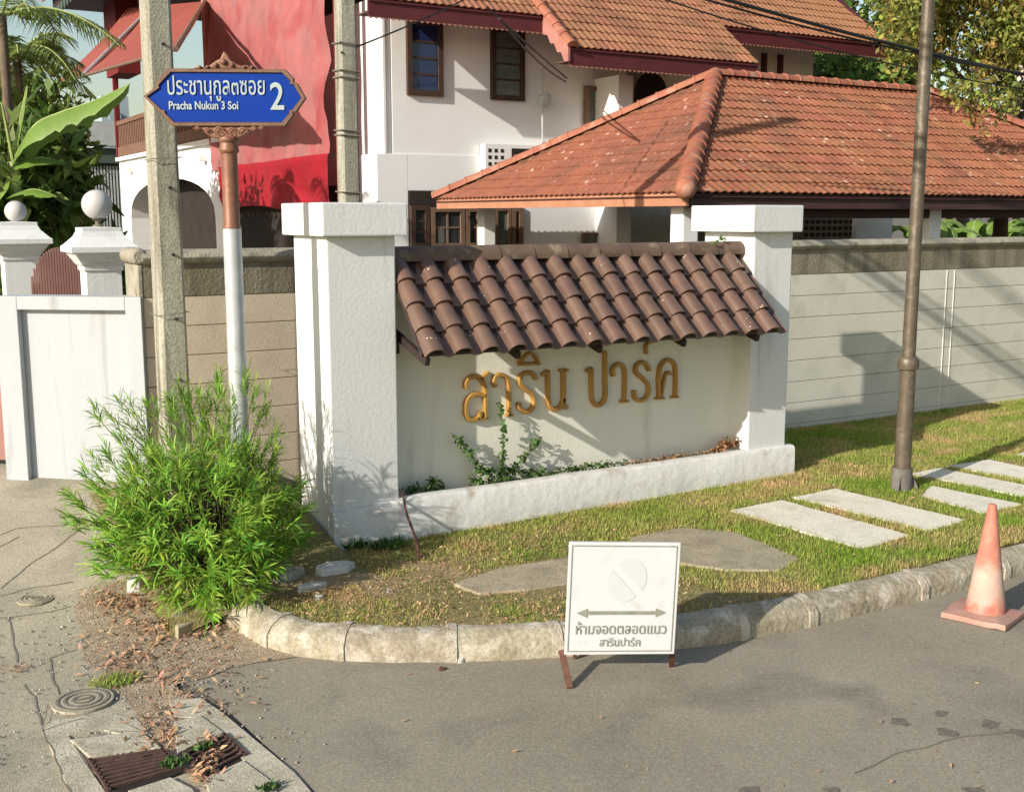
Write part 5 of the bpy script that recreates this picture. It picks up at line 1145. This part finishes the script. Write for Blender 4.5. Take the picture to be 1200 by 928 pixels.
def banana_leaf(parent, pts, w, name='leaf', fold=.25, tears=.3):
    P = [Vector(p) for p in pts]; Q = [];
    for i in range(len(P)-1):
        p0 = P[max(i-1,0)]; p1 = P[i]; p2 = P[i+1]; p3 = P[min(i+2,len(P)-1)]
        for k in range(6): t = k/6; Q.append(.5*((2*p1)+(p2-p0)*t+(2*p0-5*p1+4*p2-p3)*t*t+(3*p1-p0-3*p2+p3)*t*t*t))
    Q.append(P[-1]); m = MB(); vs = []; fs = []; n = len(Q)
    for i, q in enumerate(Q):
        t = i/(n-1); d_ = (Q[min(i+1,n-1)]-Q[max(i-1,0)]).normalized(); s_ = d_.cross(Vector((0,0,1))).normalized(); u_ = s_.cross(d_)
        ww = w*math.sin(math.pi*min(1,(t*.93+.07)))**.55*(1+random.uniform(-tears,tears*.4))
        vs += [q-s_*ww-Vector((0,0,ww*fold*1.6)), q-s_*ww*.5-Vector((0,0,ww*fold*.3)), q, q+s_*ww*.5-Vector((0,0,ww*fold*.3)), q+s_*ww-Vector((0,0,ww*fold*1.6))]
    for i in range(n-1):
        for k in range(4): a_ = i*5+k; fs.append((a_,a_+5,a_+6,a_+1))
    m.add(vs, fs); m.build(name, mt['banana_leaf'], parent, smooth=True); m = MB(); m.tube([q+Vector((0,0,-.012)) for q in Q], [.03-.02*k/n for k in range(n)], 6); m.build('leaf_rib', mt['stalk'], parent)
bt = empty('banana_plant', (3.1,17,0), 'banana plant with one broad leaf reaching towards the utility pole', 'banana plant', 'banana plants')
Yb = 17.0; c_ = PY(16,190,Yb); m = MB(); m.tube([(c_.x,Yb,0),c_], [.14,.08], 12); m.build('pseudostem', mt['stalk'], bt, smooth=True)
def bl(pp, w, f=.25): banana_leaf(bt, [PY(x_, y_, Y_) for x_, y_, Y_ in pp], w, fold=f)
bl([(16,190,Yb),(40,148,Yb-.3),(70,132,Yb-.5),(110,118,Yb-.8),(152,98,Yb-1.2)], .19, 1.0); bl([(16,190,Yb),(24,140,Yb),(32,100,Yb)], .07, .9); bl([(16,190,Yb),(8,150,Yb),(2,120,Yb)], .09, .8)
bl([(16,195,Yb),(50,185,Yb),(85,200,Yb+.5),(110,240,Yb+1)], .30); bl([(16,200,Yb),(-20,180,Yb),(-60,190,Yb)], .3); bl([(14,230,Yb),(40,222,Yb-.4),(66,230,Yb-.8)], .22)
bl([(18,215,Yb),(50,225,Yb+.6),(90,265,Yb+1)], .3); bl([(10,210,Yb),(-10,240,Yb),(-20,280,Yb)], .3)
# bananas behind the carport at right
for (px0, lab, seed) in [(1085,'banana clump right of the carport column under the eave',1),(1150,'banana clump in the middle of the gap under the carport eave',2),(1215,'banana clump at the right edge under the carport eave',3)]:
    random.seed(seed); Yc = 20.5; c_ = PY(px0,300,Yc); t = empty('banana_plant', (c_.x,Yc,0), lab, 'banana plant', 'banana plants'); top = Vector((c_.x,Yc,1.9))
    m = MB(); m.tube([(c_.x,Yc,0),top], [.15,.09], 10); m.build('pseudostem', mt['stalk'], t, smooth=True)
    for k in range(10):
        a_ = k*.7+random.random(); e_ = random.uniform(.6,1.6); L_ = random.uniform(1.1,1.7); d_ = Vector((math.cos(a_),math.sin(a_),0))
        banana_leaf(t, [top-Vector((0,0,random.uniform(0,.8))), top+d_*L_*.4+Vector((0,0,.25*e_)), top+d_*L_*.75+Vector((0,0,.28*e_)), top+d_*L_+Vector((0,0,-.1))], .24)
random.seed(21)
# ------------------------------------------------------------------ overhead cables
def cable(p, q, sag, r, label):
    m = MB(); P = []
    for k in range(25): t = k/24; c = p.lerp(q, t); c.z -= sag*4*t*(1-t); P.append(c)
    m.tube(P, r, 6); tag(m.build('cable', mt['black']), label, 'cable', 'overhead cables')
cable(PY(700,-45,10.8), PY(1330,112,10.8), .12, .022, 'thick black overhead cable crossing in front of the tree at the right')
cable(PY(760,-20,10.9), PY(1330,104,10.7), .16, .013, 'thin cable running just above the thickest overhead cable')
cable(PY(640,-50,11.4), PY(1330,118,10.8), .3, .010, 'thin cable sagging below the thickest overhead cable over the orange roof')
cable(PY(585,22,14), PY(663,96,19.6), .1, .016, 'service cable running down to the bracket on the white house')
cable(PY(570,8,14), PY(664,92,19.6), .02, .016, 'upper service cable running to the bracket on the white house')
cable(PY(400,62,11.5), PY(600,-30,14), .05, .01, 'thin cable leaving the slim utility pole')

for (hh, n_, off, lab) in [(5.75, 9, 0, 'unseen thick cable bundle added above the road to cast shadow bands on the wall'), (6.55, 4, .3, 'unseen thinner upper cable bundle added above the road to cast a shadow band')]:  # bundles added out of view to cast diagonal shadow bands on the panel wall
    m = MB()
    for k in range(n_):
        a_ = k*2.4; rr = .028*math.sqrt(k); c_ = Vector((2.07+math.cos(a_)*rr*1.6, 8.36, hh+math.sin(a_)*rr*2.2)); P = [c_.lerp(Vector((2.9+off+random.uniform(-.1,.1), -26, hh+.3)), t/20)-Vector((0,0,1.2*(t/20)*(1-t/20))) for t in range(21)]
        m.tube(P, .016, 6)
    tag(m.build('added_cable_bundle', mt['black']), lab, 'cable', 'overhead cables')
